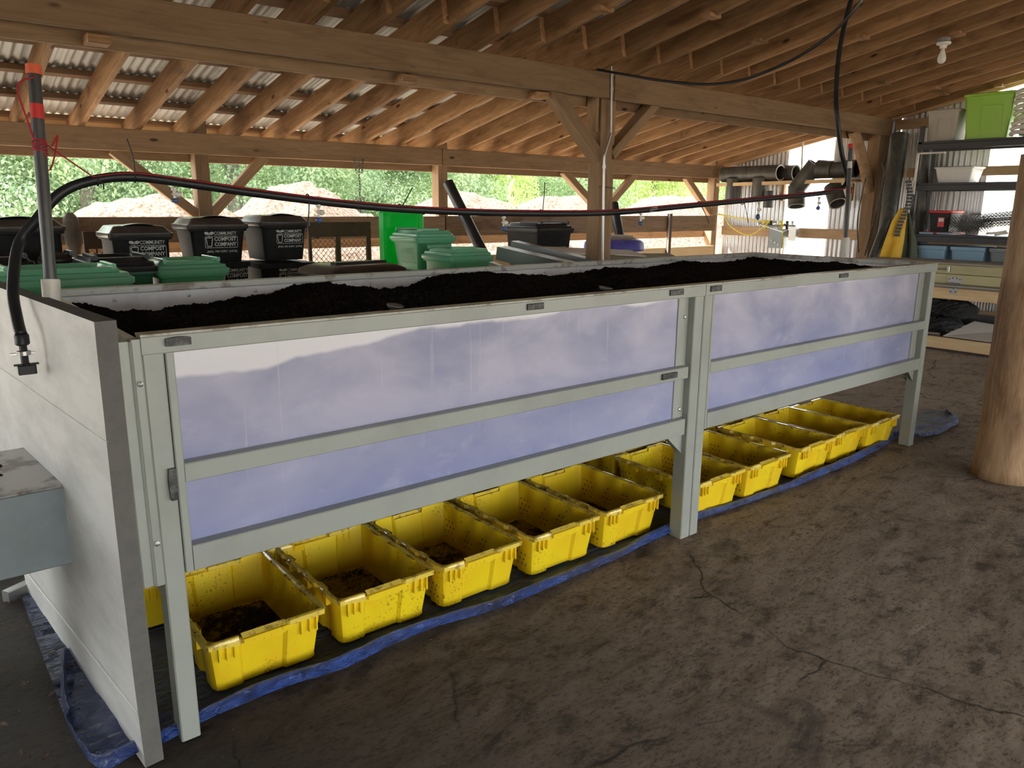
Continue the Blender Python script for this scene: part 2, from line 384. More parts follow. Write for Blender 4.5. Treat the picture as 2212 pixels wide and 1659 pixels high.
def dup(root, loc=None, rz=None, label=None, group=None):
    def cp(o, p):
        c = o.copy(); COL.objects.link(c); c.parent = p
        for ch in list(o.children): cp(ch, c)
        return c
    r = cp(root, root.parent)
    if loc is not None: r.location = loc
    if rz is not None: r.rotation_euler = (0, 0, rz)
    if label: r['label'] = label
    if group: r['group'] = group
    return r
def member(name, p0, p1, w, h, mat, parent=None, roll=0, up=(0, 0, 1)):
    """timber from p0 to p1, w across, h along 'up'; its own X runs along the grain"""
    p0, p1 = Vector(p0), Vector(p1); d = p1-p0; L = d.length; x = d.normalized()
    z = Vector(up); z = (z-x*z.dot(x)).normalized(); y = z.cross(x)
    mb = MB(); mb.cbox(0, L, -w/2, w/2, -h/2, h/2, min(.006, w*.12), 0)
    o = obj(name, mb, mat, parent)
    mm = Matrix((x, y, z)).transposed().to_4x4(); mm.translation = p0
    if parent is not None: mm = Matrix.Translation(-Vector(parent.location)) @ mm
    o.matrix_local = mm
    return o
def text_mesh(s, size, depth=.001, bold=.0):
    cu = bpy.data.curves.new('t', 'FONT'); cu.body = s; cu.size = size; cu.align_x = 'CENTER'; cu.extrude = depth; cu.offset = bold; cu.resolution_u = 2
    o = bpy.data.objects.new('t', cu); COL.objects.link(o)
    dg = bpy.context.evaluated_depsgraph_get(); me = bpy.data.meshes.new_from_object(o.evaluated_get(dg))
    vs = [tuple(v.co) for v in me.vertices]; fs = [tuple(p.vertices) for p in me.polygons]
    bpy.data.objects.remove(o); bpy.data.curves.remove(cu); bpy.data.meshes.remove(me)
    return vs, fs
def hash1(i, s=0):
    v = math.sin(i*127.1+s*311.7)*43758.5453; return v-math.floor(v)
def vnoise(x, y, s=0):
    xi, yi = math.floor(x), math.floor(y); fx, fy = x-xi, y-yi; fx = fx*fx*(3-2*fx); fy = fy*fy*(3-2*fy)
    h = lambda a, b: hash1(a+b*57.0, s)
    return (h(xi, yi)*(1-fx)+h(xi+1, yi)*fx)*(1-fy)+(h(xi, yi+1)*(1-fx)+h(xi+1, yi+1)*fx)*fy
def fbm(x, y, o=4, s=0):
    t = 0; a = .5
    for k in range(o): t += a*(vnoise(x, y, s+k)-.5); x *= 2.03; y *= 2.03; a *= .5
    return t
def catmull(pts, n=6):
    pts = [Vector(p) for p in pts]; out = []
    for i in range(len(pts)-1):
        p0 = pts[max(i-1, 0)]; p1 = pts[i]; p2 = pts[i+1]; p3 = pts[min(i+2, len(pts)-1)]
        for k in range(n):
            t = k/n; out.append(.5*((2*p1)+(-p0+p2)*t+(2*p0-5*p1+4*p2-p3)*t*t+(-p0+3*p1-3*p2+p3)*t**3))
    out.append(pts[-1]); return out
# ================================================================ SETTING
RS, RZ0, RY0 = .20, 2.23, 5.44                 # roof slope; underside of the rafters is 2.23 over the outer beam
RIDGE = -.65
def zr(y): return RZ0+RS*(RY0-y) if y > RIDGE else RZ0+RS*(RY0-RIDGE)-RS*(RIDGE-y)
XL, XW = -7.0, 10.0
# floor
def axis_pts(segs):
    out = []
    for a, b_, n in segs: out += [a+(b_-a)*i/n for i in range(n)]
    return out+[segs[-1][1]]
fxs = axis_pts([(XL, -2.0, 12), (-2.0, 2.6, 260), (2.6, 6.5, 130), (6.5, XW+.3, 30)])
fys = axis_pts([(-7.5, -2.4, 12), (-2.4, .15, 190), (.15, 1.5, 20), (1.5, 6.1, 20)])
def ffn(u, v):
    x = fxs[round(u*(len(fxs)-1))]; y = fys[round(v*(len(fys)-1))]
    z = .012*fbm(x*1.5, y*1.5, 3)-.006
    if -2.1 < x < 6.6 and -2.5 < y < .3:      # scraped, pitted surface
        e = fbm(x*7+y*2, y*11-x*3, 3, 9); z += .010*e+.005*min(0, fbm(x*26, y*38, 2, 5)+.03)*2
        z += .003*fbm(x*60+9, y*70, 1, 2)
    return (x, y, min(z, .004))
fl = MB().grid(ffn, len(fxs), len(fys))
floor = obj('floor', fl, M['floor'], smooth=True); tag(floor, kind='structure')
yd = MB(); yd.add([(-120, -90, -.05), (120, -90, -.05), (120, 120, -.05), (-120, 120, -.05)], [(0, 1, 2, 3)])
tag(obj('yard_ground', yd, M['yard']), kind='structure')
# ceiling: corrugated roof on purlins and rafters
ceil = thing('ceiling', None, None, kind='structure')
def corr(mb, p0, u, v, n, L, W, amp=.009, pitch=.0675, seg=4):
    """corrugated sheet: u along the ribs (length L), v across (width W), n normal"""
    k = int(W/pitch*seg); p0, u, v, n = map(Vector, (p0, u, v, n)); vs = []; fs = []
    for i in range(k+1):
        w = W*i/k; a = amp*math.cos(2*math.pi*w/pitch)
        for l in (0, L): vs.append(p0+u*l+v*w+n*a)
    for i in range(k): fs.append((2*i, 2*i+1, 2*i+3, 2*i+2))
    mb.add(vs, fs)
RT = .185                                      # rafter depth
u1 = Vector((0, -1, RS)).normalized(); n1 = Vector((0, RS, 1)).normalized()
u2 = Vector((0, -1, -RS)).normalized(); n2 = Vector((0, -RS, 1)).normalized()
for i in range(9):
    x0 = XL+i*1.93
    a = MB(); corr(a, (x0, 6.0, zr(6.0)+RT+.06), u1, (1, 0, 0), n1, (6.0-RIDGE)*1.02, min(1.96, XW+.2-x0))
    obj('roof_sheet', a, M['roofmetal'], ceil, smooth=True)
    a = MB(); corr(a, (x0, RIDGE, zr(RIDGE)+RT+.06), u2, (1, 0, 0), n2, 6.3, min(1.96, XW+.2-x0))
    obj('roof_sheet', a, M['roofmetal'], ceil, smooth=True)
yy = 5.98
while yy > RIDGE:
    member('purlin', (XL, yy, zr(yy)+RT+.024), (XW, yy, zr(yy)+RT+.024), .085, .045, M['purlin'], ceil, up=n1); yy -= .575
yy = RIDGE-.3
while yy > -6.8:
    member('purlin', (XL, yy, zr(yy)+RT+.024), (XW, yy, zr(yy)+RT+.024), .085, .045, M['purlin'], ceil, up=n2); yy -= .575
k = -16
while True:
    x = .50+.445*k
    if x > XW-.02: break
    if x > XL:
        w = .046; j = .012*(hash1(k, 3)-.5)
        h = RT/2/n1.z
        member('rafter', (x+j, 5.95, zr(5.95)+h), (x+j, 2.55, zr(2.55)+h), w, RT, M['rafter'], ceil, up=n1)
        member('rafter', (x+j+.044, 3.25, zr(3.25)+h), (x+j+.044, RIDGE, zr(RIDGE)+h), w, RT, M['rafter'], ceil, up=n1)
        member('rafter', (x+j, RIDGE, zr(RIDGE)+h), (x+j, -6.9, zr(-6.9)+h), w, RT, M['rafter'], ceil, up=n2)
        if hash1(k, 9) > .45 and k > -2:          # small spacer block nailed under a rafter
            yb = 2.2-hash1(k, 5)*1.4
            member('block', (x-.03, yb, zr(yb)+.012), (x+.10, yb, zr(yb)+.012), .09, .035, M['rafter'], ceil)
    k += 1
member('ridge_beam', (XL, RIDGE, zr(RIDGE)-.06), (XW, RIDGE, zr(RIDGE)-.06), .05, .2, M['beam'], ceil)
# inner beam line (two boards with the posts between them)
B1 = 2.86
t1 = thing('trim_1', None, None, kind='structure')
member('beam', (XL, B1+.02, 2.637), (4.735, B1+.02, 2.637), .04, .215, M['beam'], t1)
member('beam', (4.745, B1+.02, 2.632), (XW-.05, B1+.02, 2.632), .04, .215, M['beam'], t1)
member('beam', (XL, B1+.22, 2.575), (4.62, B1+.22, 2.575), .04, .21, M['beam'], t1)
member('beam', (4.80, B1+.22, 2.575), (XW-.05, B1+.22, 2.575), .04, .21, M['beam'], t1)
for x in (-3.9, -1.6, .55, 2.6, 3.9):
    member('spacer_block', (x, B1+.13, 2.50), (x+.12, B1+.13, 2.50), .14, .05, M['rafter'], t1)
PX = 4.71
member('post', (PX, B1+.12, 0), (PX, B1+.12, 2.74), .155, .155, M['beam'], t1, up=(0, 1, 0))
member('post_plank', (PX+.135, B1+.14, .4), (PX+.135, B1+.14, 2.70), .10, .04, M['beam'], t1, up=(1, 0, 0))
member('post_plank', (PX-.11, B1+.12, 2.25), (PX-.11, B1+.12, 2.72), .12, .04, M['beam'], t1, up=(1, 0, 0))
member('brace', (4.02, B1+.11, 2.60), (4.66, B1+.11, 2.02), .14, .10, M['beam'], t1)
member('brace', (5.42, B1+.11, 2.58), (4.80, B1+.11, 2.05), .14, .085, M['beam'], t1)
member('post', (9.86, B1+.12, 0), (9.86, B1+.12, 2.72), .17, .17, M['beam'], t1, up=(0, 1, 0))
b = MB(); b.tube(catmull([(9.2, B1+.12, 2.56), (9.42, B1+.12, 2.34), (9.62, B1+.12, 2.10), (9.78, B1+.12, 1.82)], 4), .07, 10)
obj('curved_brace', b, M['beam'], t1, smooth=50)
member('post', (-2.6, B1+.12, 0), (-2.6, B1+.12, 2.72), .155, .155, M['beam'], t1, up=(0, 1, 0))
# outer wall line
B2 = 5.44
wb_ = thing('wall_back', None, None, kind='structure')
for x0, x1 in ((XL, 4.62), (4.63, 9.95)):
    member('beam', (x0, B2+.02, 2.135), (x1, B2+.02, 2.135), .04, .19, M['beam'], wb_)
    member('beam', (x0, B2+.21, 2.06), (x1, B2+.21, 2.06), .04, .17, M['beam'], wb_)
member('fascia', (XL, 5.99, 2.22), (XW, 5.99, 2.22), .03, .20, M['pine'], wb_)
for x in (-4.3, -1.0, 1.93, 4.66, 7.42, 9.87):
    member('post', (x, B2+.115, -.02), (x, B2+.115, 2.38), .13, .145, M['beam'], wb_, up=(0, 1, 0))
for a, c in (((1.18, 2.05), (1.87, 1.48)), ((2.56, 2.05), (1.99, 1.48)), ((6.62, 2.05), (7.36, 1.50)), ((8.02, 2.05), (7.48, 1.60)), ((9.16, 2.05), (9.82, 1.50))):
    member('brace', (a[0], B2+.115, a[1]), (c[0], B2+.115, c[1]), .09, .09, M['beam'], wb_)
for x0, x1 in ((XL, -1.0), (-1, 1.93), (1.93, 4.66), (4.66, 7.42), (7.42, 9.84)):
    dz = .01*(hash1(x0)-.5)
    member('plank', (x0+.01, B2+.02, 1.35+dz), (x1-.01, B2+.02, 1.35+dz), .04, .235, M['plank'], wb_)
    member('plank', (x0+.01, B2+.21, 1.185+dz), (x1-.01, B2+.21, 1.185+dz), .03, .11, M['plank'], wb_)
    member('plank', (x0+.01, B2+.02, .90+dz), (x1-.01, B2+.02, .90+dz), .04, .20, M['pine'] if x0 > 4 else M['plank'], wb_)
    member('plank', (x0+.01, B2+.02, .40+dz), (x1-.01, B2+.02, .40+dz), .04, .24, M['plank'], wb_)
# gable wall
wr = thing('wall_right', None, None, kind='structure')
def topz(y): return zr(y)+.01
def wsheet(y0, y1, mat, name='corrugated_sheet', x=XW+.02, zb=0.02, zt=None):
    mb = MB(); pitch = .0675; k = max(4, int(abs(y1-y0)/pitch*4)); vs = []
    for i in range(k+1):
        y = y0+(y1-y0)*i/k; a = .009*math.cos(2*math.pi*(y-y0)/pitch)
        vs += [(x+a, y, zb), (x+a, y, zt or topz(y)+.1)]
    mb.add(vs, [(2*i, 2*i+1, 2*i+3, 2*i+2) for i in range(k)])
    obj(name, mb, mat, wr, smooth=True)
wsheet(5.44, 4.36, M['wallmetal']); wsheet(4.36, 3.66, M['clearsheet'], 'clear_sheet'); wsheet(3.66, 2.76, M['wallmetal'])
wsheet(2.76, 1.66, M['wallmetal']); wsheet(1.66, .70, M['clearsheet'], 'clear_sheet', zb=1.22); wsheet(1.66, .70, M['wallmetal'], zt=1.25)
for i in range(8): wsheet(.70-i*.95, .70-(i+1)*.95, M['wallmetal'])
for y0, y1, z, h in ((5.40, 3.08, 1.24, .14), (2.80, .5, 2.66, .12), (2.86, -2.5, 2.05, .11), (2.80, -6, 1.2, .14), (5.40, -6, .3, .14)):
    member('girt', (XW-.03, y0, z), (XW-.03, y1, z), .04, h, M['girt'], wr)
member('end_rafter', (XW-.03, 5.9, zr(5.9)+.03), (XW-.03, RIDGE, zr(RIDGE)+.03), .04, .12, M['girt'], wr, up=n1)
# unseen boarding added behind the camera and at left to shape the light
wf = thing('added_wall_front', None, None, kind='structure')
for x in (XL, -2.6, 1.9, 6.0, 9.9): member('post', (x, -6.95, 0), (x, -6.95, 2.05), .15, .15, M['beam'], wf, up=(0, 1, 0))
member('beam', (XL, -6.95, 2.06), (XW, -6.95, 2.06), .08, .2, M['beam'], wf)
for i in range(9): member('plank', (XL, -7.04, .12+i*.235), (-2.6, -7.04, .12+i*.235), .03, .23, M['plank'], wf)
wl = thing('added_wall_left', None, None, kind='structure')
for i in range(13):
    z = .12+i*.235
    ya = -7.0 if z < 2.1 else RIDGE-(zr(RIDGE)-z)/RS
    member('plank', (XL-.03, ya, z), (XL-.03, 1.4, z), .03, .23, M['plank'], wl)
# log post at the right edge
lg = thing('log_post', 'thick debarked log post standing at the right edge', 'post', (4.66, -.63, 0))
def logmesh(z0, z1, r0, r1, sx=0, sy=0, n=28, m_=26, seed=0):
    rg = []
    for j in range(m_+1):
        t = j/m_; z = z0+(z1-z0)*t; r = r0+(r1-r0)*t
        if z < .12: r *= 1+.10*(1-z/.12)
        cx = sx*t; cy = sy*t; g = []
        for i in range(n):
            a = 2*math.pi*i/n; q = r*(1+.10*fbm(math.cos(a)*1.3+5, z*2.2+math.sin(a)*1.3, 3, seed))
            g.append((z*0+q*math.cos(a)+cx, q*math.sin(a)+cy, z))
        rg.append(g)
    return MB().rings(rg)
def xup(mb): # grain along local x: rotate so that z -> x
    mb.v = [(z, y, -x) for x, y, z in mb.v]; return mb
o = obj('trunk', xup(logmesh(0, 1.9, .168, .168, .02, -.0)), M['log'], lg, smooth=True, rot=(0, -math.pi/2, 0))
o = obj('upper_trunk', xup(logmesh(1.80, 3.2, .105, .10, .05, -.02, seed=4)), M['log'], lg, smooth=True, rot=(0, -math.pi/2, 0), loc=(-.01, -.03, 0))
for (py, pz, s) in ((.11, 1.3, .035), (.13, .85, .03), (.12, 1.68, .05), (.14, .42, .03)):
    b = MB(); b.lathe([(s*1.3, -.02), (s, .012), (s*.6, .018), (.002, .01)], (0, 0, 0), 10, axis=(-.75, -.65, .1))
    obj('knot', b, M['log'], lg, smooth=True, loc=(-.115, -.10+py*.15, pz))
# ================================================================ WORM BED
bed = thing('raised_worm_bed', 'long grey-green steel bed on legs with translucent panels, full of dark compost', 'compost bed', (0, 0, 0))
H = 1.25; BD = 1.354; BL = 4.87
def part(name, b, mat='frame', label=None, smooth=False, parent=bed):
    o = obj(name, b, M[mat], parent, smooth)
    if label: o['label'] = label
    return o
def pbox(name, x0, x1, y0, y1, z0, z1, mat='frame', c=.003, parent=bed, label=None):
    d = (x1-x0, y1-y0, z1-z0); return part(name, MB().cbox(x0, x1, y0, y1, z0, z1, min(c, min(d)*.3), d.index(max(d))), mat, label, parent=parent)
for x0, x1 in ((0, 2.418), (2.422, BL)):
    pbox('top_rail', x0, x1, -.004, .046, 1.194, H-.006)
    b = MB(); b.cbox(x0, x1, -.006, .052, H-.006, H, .002, 0); part('rim_edge', b, 'rim')
for x0, x1 in ((.082, 2.33), (2.50, 4.80)):
    pbox('middle_rail', x0, x1, .0, .05, .816, .872)
    pbox('bottom_rail', x0+.001, x1, .0, .05, .541, .62)
pbox('stile', .059, .082, 0, .05, .541, 1.194); pbox('stile', 2.484, 2.50, 0, .05, .541, 1.194)
for i, (x0, x1) in enumerate(((0, .056), (2.352, 2.417), (2.423, 2.482), (4.80, 4.868))):
    pbox('leg', x0, x1, 0, .075, 0, 1.194, c=.004)
    pbox('leg', x0, x1, BD-.075, BD, 0, 1.194, c=.004)
for x0, x1 in ((2.30, 2.352), (4.735, 4.80)):           # recessed angle plates beside the posts
    pbox('angle_plate', x0-.02, x1, .036, .042, .62, 1.194)
    for z in (.66, 1.10):
        b = MB(); b.lathe([(.009, 0), (.009, .005), (.005, .008), (.001, .009)], ((x0+x1)/2, .036, z), 10, axis=(0, -1, 0)); part('bolt', b, 'bolt')
for x0, x1 in ((.082, 2.30), (2.50, 4.75)):
    b = MB(); b.box(x0-.02, x1+.02, .042, .052, .60, 1.20); part('side_panel', b, 'panel', 'translucent lilac plastic panel')
# cross rails and end frames
for x0, x1 in ((.0, .05), (2.37, 2.46), (4.82, 4.865)):
    pbox('cross_rail', x0, x1, .075, BD-.075, .47, .545)
for x, s in ((2.33, -1), (4.80, -1)):                 # gusset plates below the bottom rail
    b = MB(); b.add([(x+.03, .03, .545), (x+.03, .036, .545), (x-.10, .03, .545), (x-.10, .036, .545), (x+.03, .03, .43), (x+.03, .036, .43)], [(0, 2, 4), (1, 5, 3), (2, 3, 5, 4), (0, 1, 3, 2), (0, 4, 5, 1)]); part('gusset', b)
    b = MB(); b.add([(x+.035, .05, .545), (x+.041, .05, .545), (x+.035, .26, .545), (x+.041, .26, .545), (x+.035, .05, .42), (x+.041, .05, .42)], [(0, 2, 4), (1, 5, 3), (2, 3, 5, 4), (0, 1, 3, 2), (0, 4, 5, 1)]); part('gusset', b)
pbox('rear_wall', 0, BL, BD-.006, BD+.03, .541, H-.03, 'liner', label='white inner rear wall')
b = MB(); b.cbox(0, BL, BD-.012, BD+.035, H-.03, H, .004, 0); part('rear_rim', b, 'rim')
pbox('end_wall', BL-.045, BL-.004, .046, BD-.006, .541, H-.03, 'liner', label='white inner end wall')
b = MB(); b.cbox(BL-.048, BL, .046, BD-.012, H-.03, H, .004, 1); part('end_rim', b, 'rim')
pbox('end_wall', -.01, .012, .046, BD-.006, .541, H-.02, 'liner')
pbox('floor_grate', .01, BL-.03, .052, BD-.01, .545, .56, 'rust')
for i in range(16):
    x = .22+i*.30
    b = MB(); b.lathe([(.008, 0), (.008, .005), (.001, .007)], (x, BD-.006, 1.195+.004*hash1(i)), 8, axis=(0, -1, 0)); part('rivet', b, 'bolt')
for y in (.35, .75, 1.1):
    b = MB(); b.lathe([(.008, 0), (.008, .005), (.001, .007)], (BL-.045, y, 1.205), 8, axis=(-1, 0, 0)); part('rivet', b, 'bolt')
# left end flange between board and leg
pbox('end_flange', -.058, -.026, .0, .02, .53, 1.235); pbox('end_flange', -.026, -.002, -.01, .03, .53, 1.24)
pbox('end_flange', -.03, -.02, -.006, .012, .53, 1.235)
for z in (.66, 1.12):
    b = MB(); b.lathe([(.008, 0), (.008, .006), (.001, .009)], (-.014, -.01, z), 8, axis=(0, -1, 0)); part('bolt', b, 'bolt')
# magnetic tags stuck on the rails
for x0, x1, z0, z1 in ((1.34, 1.42, 1.212, 1.236), (2.16, 2.25, 1.212, 1.238), (2.45, 2.53, 1.212, 1.238), (3.61, 3.70, 1.216, 1.238), (2.14, 2.24, .834, .860)):
    pbox('tag_holder', x0, x1, -.012, -.004 if z0 > 1 else 0, z0, z1, 'dark', .002, label='dark tag plate')
def bent(name, x0, x1, z0, z1, horiz):
    b = MB(); n = 8; rg = []
    for i in range(n+1):
        t = i/n; bow = .010*math.sin(math.pi*t)
        if horiz: x = x0+(x1-x0)*t; rg.append([(x, -.006, z0), (x, -.016-bow*.3, z0), (x, -.016-bow*.3, z1-.006+bow*.4), (x, -.006, z1-.006+bow*.4)])
        else: z = z0+(z1-z0)*t; rg.append([(x0-bow*.3, -.0, z), (x0-bow*.3, -.014-bow*.2, z), (x1, -.014-bow*.2, z), (x1, -.0, z)])
    b.rings(rg); part(name, b, 'dark', 'dark bent strap')
bent('strap', .060, .126, 1.214, 1.240, True); bent('strap', .036, .054, .775, .868, False)
# compost in the bed
prof = [(0, 1.19), (.10, 1.19), (.27, 1.125), (.5, 1.15), (.83, 1.175), (1.05, 1.21), (1.16, 1.215), (1.3, 1.16), (1.57, 1.165), (1.85, 1.215), (2.09, 1.225), (2.3, 1.20), (2.5, 1.165), (2.8, 1.18), (3.2, 1.20), (3.54, 1.185), (3.9, 1.215), (4.2, 1.175), (4.49, 1.19), (4.8, 1.215), (4.9, 1.20)]
def pz(x):
    for (a, za), (b2, zb) in zip(prof, prof[1:]):
        if a <= x <= b2:
            t = (x-a)/(b2-a); t = t*t*(3-2*t); return za+(zb-za)*t
    return 1.19
def cfn(u, v):
    x = .013+(BL-.06-.013)*u; y = .053+(BD-.06)*v
    zf = 1.236+.012*fbm(x*2, 3, 2); zb = pz(x)
    s = v*v*(3-2*v); z = zf*(1-s)+zb*s
    z += .05*fbm(x*2.3, y*3.0, 3, 2)*math.sin(math.pi*v)+.020*math.sin(math.pi*min(1, v*1.4))**2*(1 if x < 4.3 else .3)
    z += .028*fbm(x*22, y*22, 3, 5)+.010*(hash1(u*9173+v*3571, 4)-.5)
    if v < .06: z = min(z, 1.245)
    if x > 4.3: z -= (x-4.3)*(1-v)*.10
    if x < .18: z -= (.18-x)*.15*(1-v)
    return (x, y, z)
cm = MB().grid(cfn, 560, 120)
tag(obj('compost', cm, M['compost'], smooth=False), 'black crumbly compost heaped along the inside of the long bed', 'compost', kind='stuff')
for i, (px, py) in enumerate(((853, 664), (1308, 625))):
    p = at(px, py, z=1.245); p.z = 1.243; b = MB(); b.lathe([(.002, -.004), (.022, -.004), (.026, .0), (.030, .009), (.031, .011), (.026, .006), (.002, .003)], (0, 0, 0), 18)
    tag(obj('tin_lid', b, M['galv'], smooth=True, loc=p, rot=(.15, .1, 0)), ['small round metal lid on the compost, left one near the front rim', 'small round metal lid on the compost, right one near the front rim'][i], 'lid')
# ---- end board and housing at the left
bd = thing('end_board', 'upright pale grey coated board closing the left end of the bed', 'board', (-.115, -.045, 0), math.radians(4.9))
def bfn():
    ye = lambda z: 2.0 if z > .72 else (1.60+(z-.60)*3.3 if z > .60 else (1.45+(z-.48)*1.25 if z > .48 else 1.38+.145*z))
    b = MB(); n = 24; T = .052; rg = []
    for i in range(n+1):
        t = i/n; z = 1.30*t; w = .002*fbm(z*6, 1, 2); xs = -.004*math.sin(z*3)
        rg.append([(xs+w, 0, z), (T+xs+w, .0, z), (T+xs, ye(z), z), (xs, ye(z), z)])
    b.rings(rg)
    return b
b = bfn(); b.m = []
for f in b.f:
    c = sum((Vector(b.v[i]) for i in f), Vector())/len(f)
    b.m.append(1 if (c.y < .01 or c.z > 1.295) else 0)
obj('sheet', b, [M['board'], M['boardedge']], bd)
b = MB(); b.cbox(-.0035, .004, .0, 1.95, .985, .988, .001, 1); obj('seam', b, M['board'], bd)
b = MB(); b.add([(-.003, .004, .185), (-.003, 1.3, .13), (-.006, 1.3, .125), (-.006, .004, .18), (-.003, .004, .172), (-.003, 1.3, .118)], [(0, 3, 2, 1), (3, 4, 5, 2), (0, 4, 3), (1, 2, 5)])
obj('lower_lip', b, M['board'], bd)
gb = thing('drive_housing', 'blue-grey sheet metal housing box jutting out of the end board', 'machine housing', (-.175, .475, .455))
b = MB(); b.cbox(-.75, .02, 0, .50, 0, .262, .004, 0); obj('casing', b, M['box'], gb)
b = MB(); b.cbox(-.76, .02, -.006, .505, .262, .272, .003, 0); obj('top_plate', b, M['boxtop'], gb)
b = MB(); b.box(-.5, -.46, .1, .44, -.455, 0); obj('support_leg', b, M['frame'], gb)
b = MB(); random.seed(3)
for i in range(60):
    x, y = -.12-.5*random.random(), .02+.3*random.random(); s = .006+.012*random.random(); a = random.random()*6
    b.add([(x+s*math.cos(a+q*1.57)*(1 if q % 2 else .5), y+s*math.sin(a+q*1.57), .2735+(.004 if q == 1 else 0)) for q in range(4)], [(0, 1, 2, 3)])
o = obj('debris', b, M['compost'], gb); o['kind'] = 'stuff'
# ================================================================ CRATES
def make_crate():
    root = thing('yellow_crate', 'x', 'crate', (0, 0, 0))
    W_, D_, Hc = .40, .575, .20
    def outline(s, z, lipz=False, off=0):
        w = W_/2*s+off; d = D_/2*s+off; p = []
        r = .03; ins = .013
        # front edge (-y): corner block, recessed middle, block; rear the same; sides with three shallow pockets
        def seg(pts): p.extend(pts)
        seg([(-w+r, -d), (-w*.50, -d), (-w*.44, -d+ins), (w*.30, -d+ins), (w*.36, -d), (w-r, -d)])
        seg([(w-r*.3, -d+r*.3), (w, -d+r)])
        for a, b2 in ((-.62, -.40), (-.10, .12), (.42, .64)): seg([(w, d*a-.01), (w-ins*.8, d*a+.005), (w-ins*.8, d*b2-.005), (w, d*b2+.01)])
        seg([(w, d-r), (w-r*.3, d-r*.3)])
        seg([(w-r, d), (w*.36, d), (w*.30, d-ins), (-w*.44, d-ins), (-w*.50, d), (-w+r, d)])
        seg([(-w+r*.3, d-r*.3), (-w, d-r)])
        for a, b2 in ((.64, .42), (.12, -.10), (-.40, -.62)): seg([(-w, d*a+.01), (-w+ins*.8, d*a-.005), (-w+ins*.8, d*b2+.005), (-w, d*b2-.01)])
        seg([(-w, -d+r), (-w+r*.3, -d+r*.3)])
        out = []
        for x, y in p:
            zz = z
            if lipz and abs(y) > d-.02 and -w*.48 < x < w*.34: zz = z-.014
            out.append((x, y, zz))
        return out
    def sm(s, z, off=0, lip=False):          # rim outline: straight rectangle
        w = W_/2*s+off; d = D_/2*s+off; r = .028; p = []
        for x, y, _ in outline(s, z):
            q = (min(max(x*1.04, -w), w) if abs(x) > w*.9 else x, (d if y > 0 else -d) if abs(y) > d*.93 else y)
            q = (math.copysign(w, x) if abs(x) > w*.92 and abs(y) < d*.95 else q[0], q[1])
            p.append((q[0], q[1], z-(.012 if lip and abs(y) > d*.93 and -w*.48 < x < w*.34 else 0)))
        return p
    b = MB()
    b.rings([outline(.90, .002), outline(.90, .02), outline(.975, .155), outline(.985, Hc-.022, True), outline(.975, Hc-.003, True)], cap1=False)
    b.rings([outline(.965, Hc-.003, True), outline(.955, .155), outline(.885, .02), outline(.88, .008)][::1], cap0=False, cap1=True)
    obj('body', b, M['yellow'], root, smooth=35)
    b = MB(); b.rings([sm(1, Hc-.022, 0, True), sm(1, Hc-.020, .010, True), sm(1, Hc-.002, .011, True), sm(1, Hc, .006, True), sm(1, Hc, -.004, True), sm(1, Hc-.006, -.010, True)], cap0=False, cap1=False)
    obj('rim', b, M['crim'], root, smooth=40)
    for s in (-1, 1):                      # scalloped handle lip at both ends
        rg = []
        for i in range(13):
            t = i/12; x = -.085+.15*t; dz = .018+.010*abs(math.sin(math.pi*2*t))
            y0 = s*(D_/2-.006); y1 = s*(D_/2+.010)
            rg.append([(x, y0, Hc-.014), (x, y1, Hc-.016), (x, y1-s*.001, Hc-.016-dz), (x, y0, Hc-.014-dz)])
        b = MB().rings(rg); obj('handle', b, M['yellow'], root, smooth=40)
        b = MB()
        for x in (-.165, -.140, -.115, .115, .145, .170):
            b.cbox(x-.003, x+.003, s*D_/2-.008 if s > 0 else -D_/2-.006, s*D_/2+.006 if s > 0 else -D_/2+.008, Hc-.075, Hc-.02, .001, 2)
        obj('rib', b, M['yellow'], root)['kind'] = 'stuff'
    b = MB()
    for s in (-1, 1):
        for y in (-.19, -.03, .14):
            b.cbox(s*W_/2-.012, s*W_/2+.012, y-.018, y+.018, Hc-.05, Hc-.018, .002, 1)
    obj('stacking_lug', b, M['yellow'], root)['kind'] = 'stuff'
    return root
crate = make_crate()
def holes_mesh():
    b = MB()
    for s in (-1, 1):
        for gx, gy in ((-.205, 0), (-.08, .02), (.045, 0), (.19, .01)):
            for r_ in range(4):
                for c_ in range(3):
                    if hash1(r_*7+c_*3+gx*50) < .2: continue
                    y = gy+gx+(c_-1)*.026+(r_ % 2)*.012; z = .045+r_*.026
                    xo = .20*(.905+.07*(z/.155))
                    for dx in (xo-.0005-.013, xo+.0015):
                        b.lathe([(.0045, 0), (.0042, .0008)], (s*dx, y, z), 6, axis=(s, 0, 0))
    return b
hm = bpy.data.meshes.new('vent_holes'); _h = holes_mesh(); hm.from_pydata(_h.v, [], _h.f); hm.materials.append(M['dark'])
def residue(seed, amt):
    b = MB()
    def fn(u, v):
        x = (-.5+u)*.335; y = (-.5+v)*.475
        h = .010+.05*max(0, fbm(x*6+seed*3, y*6, 4, seed)+amt*(.5+v*.6))+.008*(hash1(u*77+v*913+seed)-.5)
        e = min(u, 1-u, v, 1-v); h = max(.009, h*min(1, e*14)+.009)
        return (x, y, h)
    return b.grid(fn, 44, 56)
cxs = [(.13, .54, .12), (.585, 1.00, .125), (1.02, 1.435, .115), (1.475, 1.89, .105), (1.92, 2.335, .105), (2.565, 2.98, .075), (3.005, 3.42, .07), (3.52, 3.94, .075), (3.95, 4.365, .09), (4.37, 4.785, .075)]
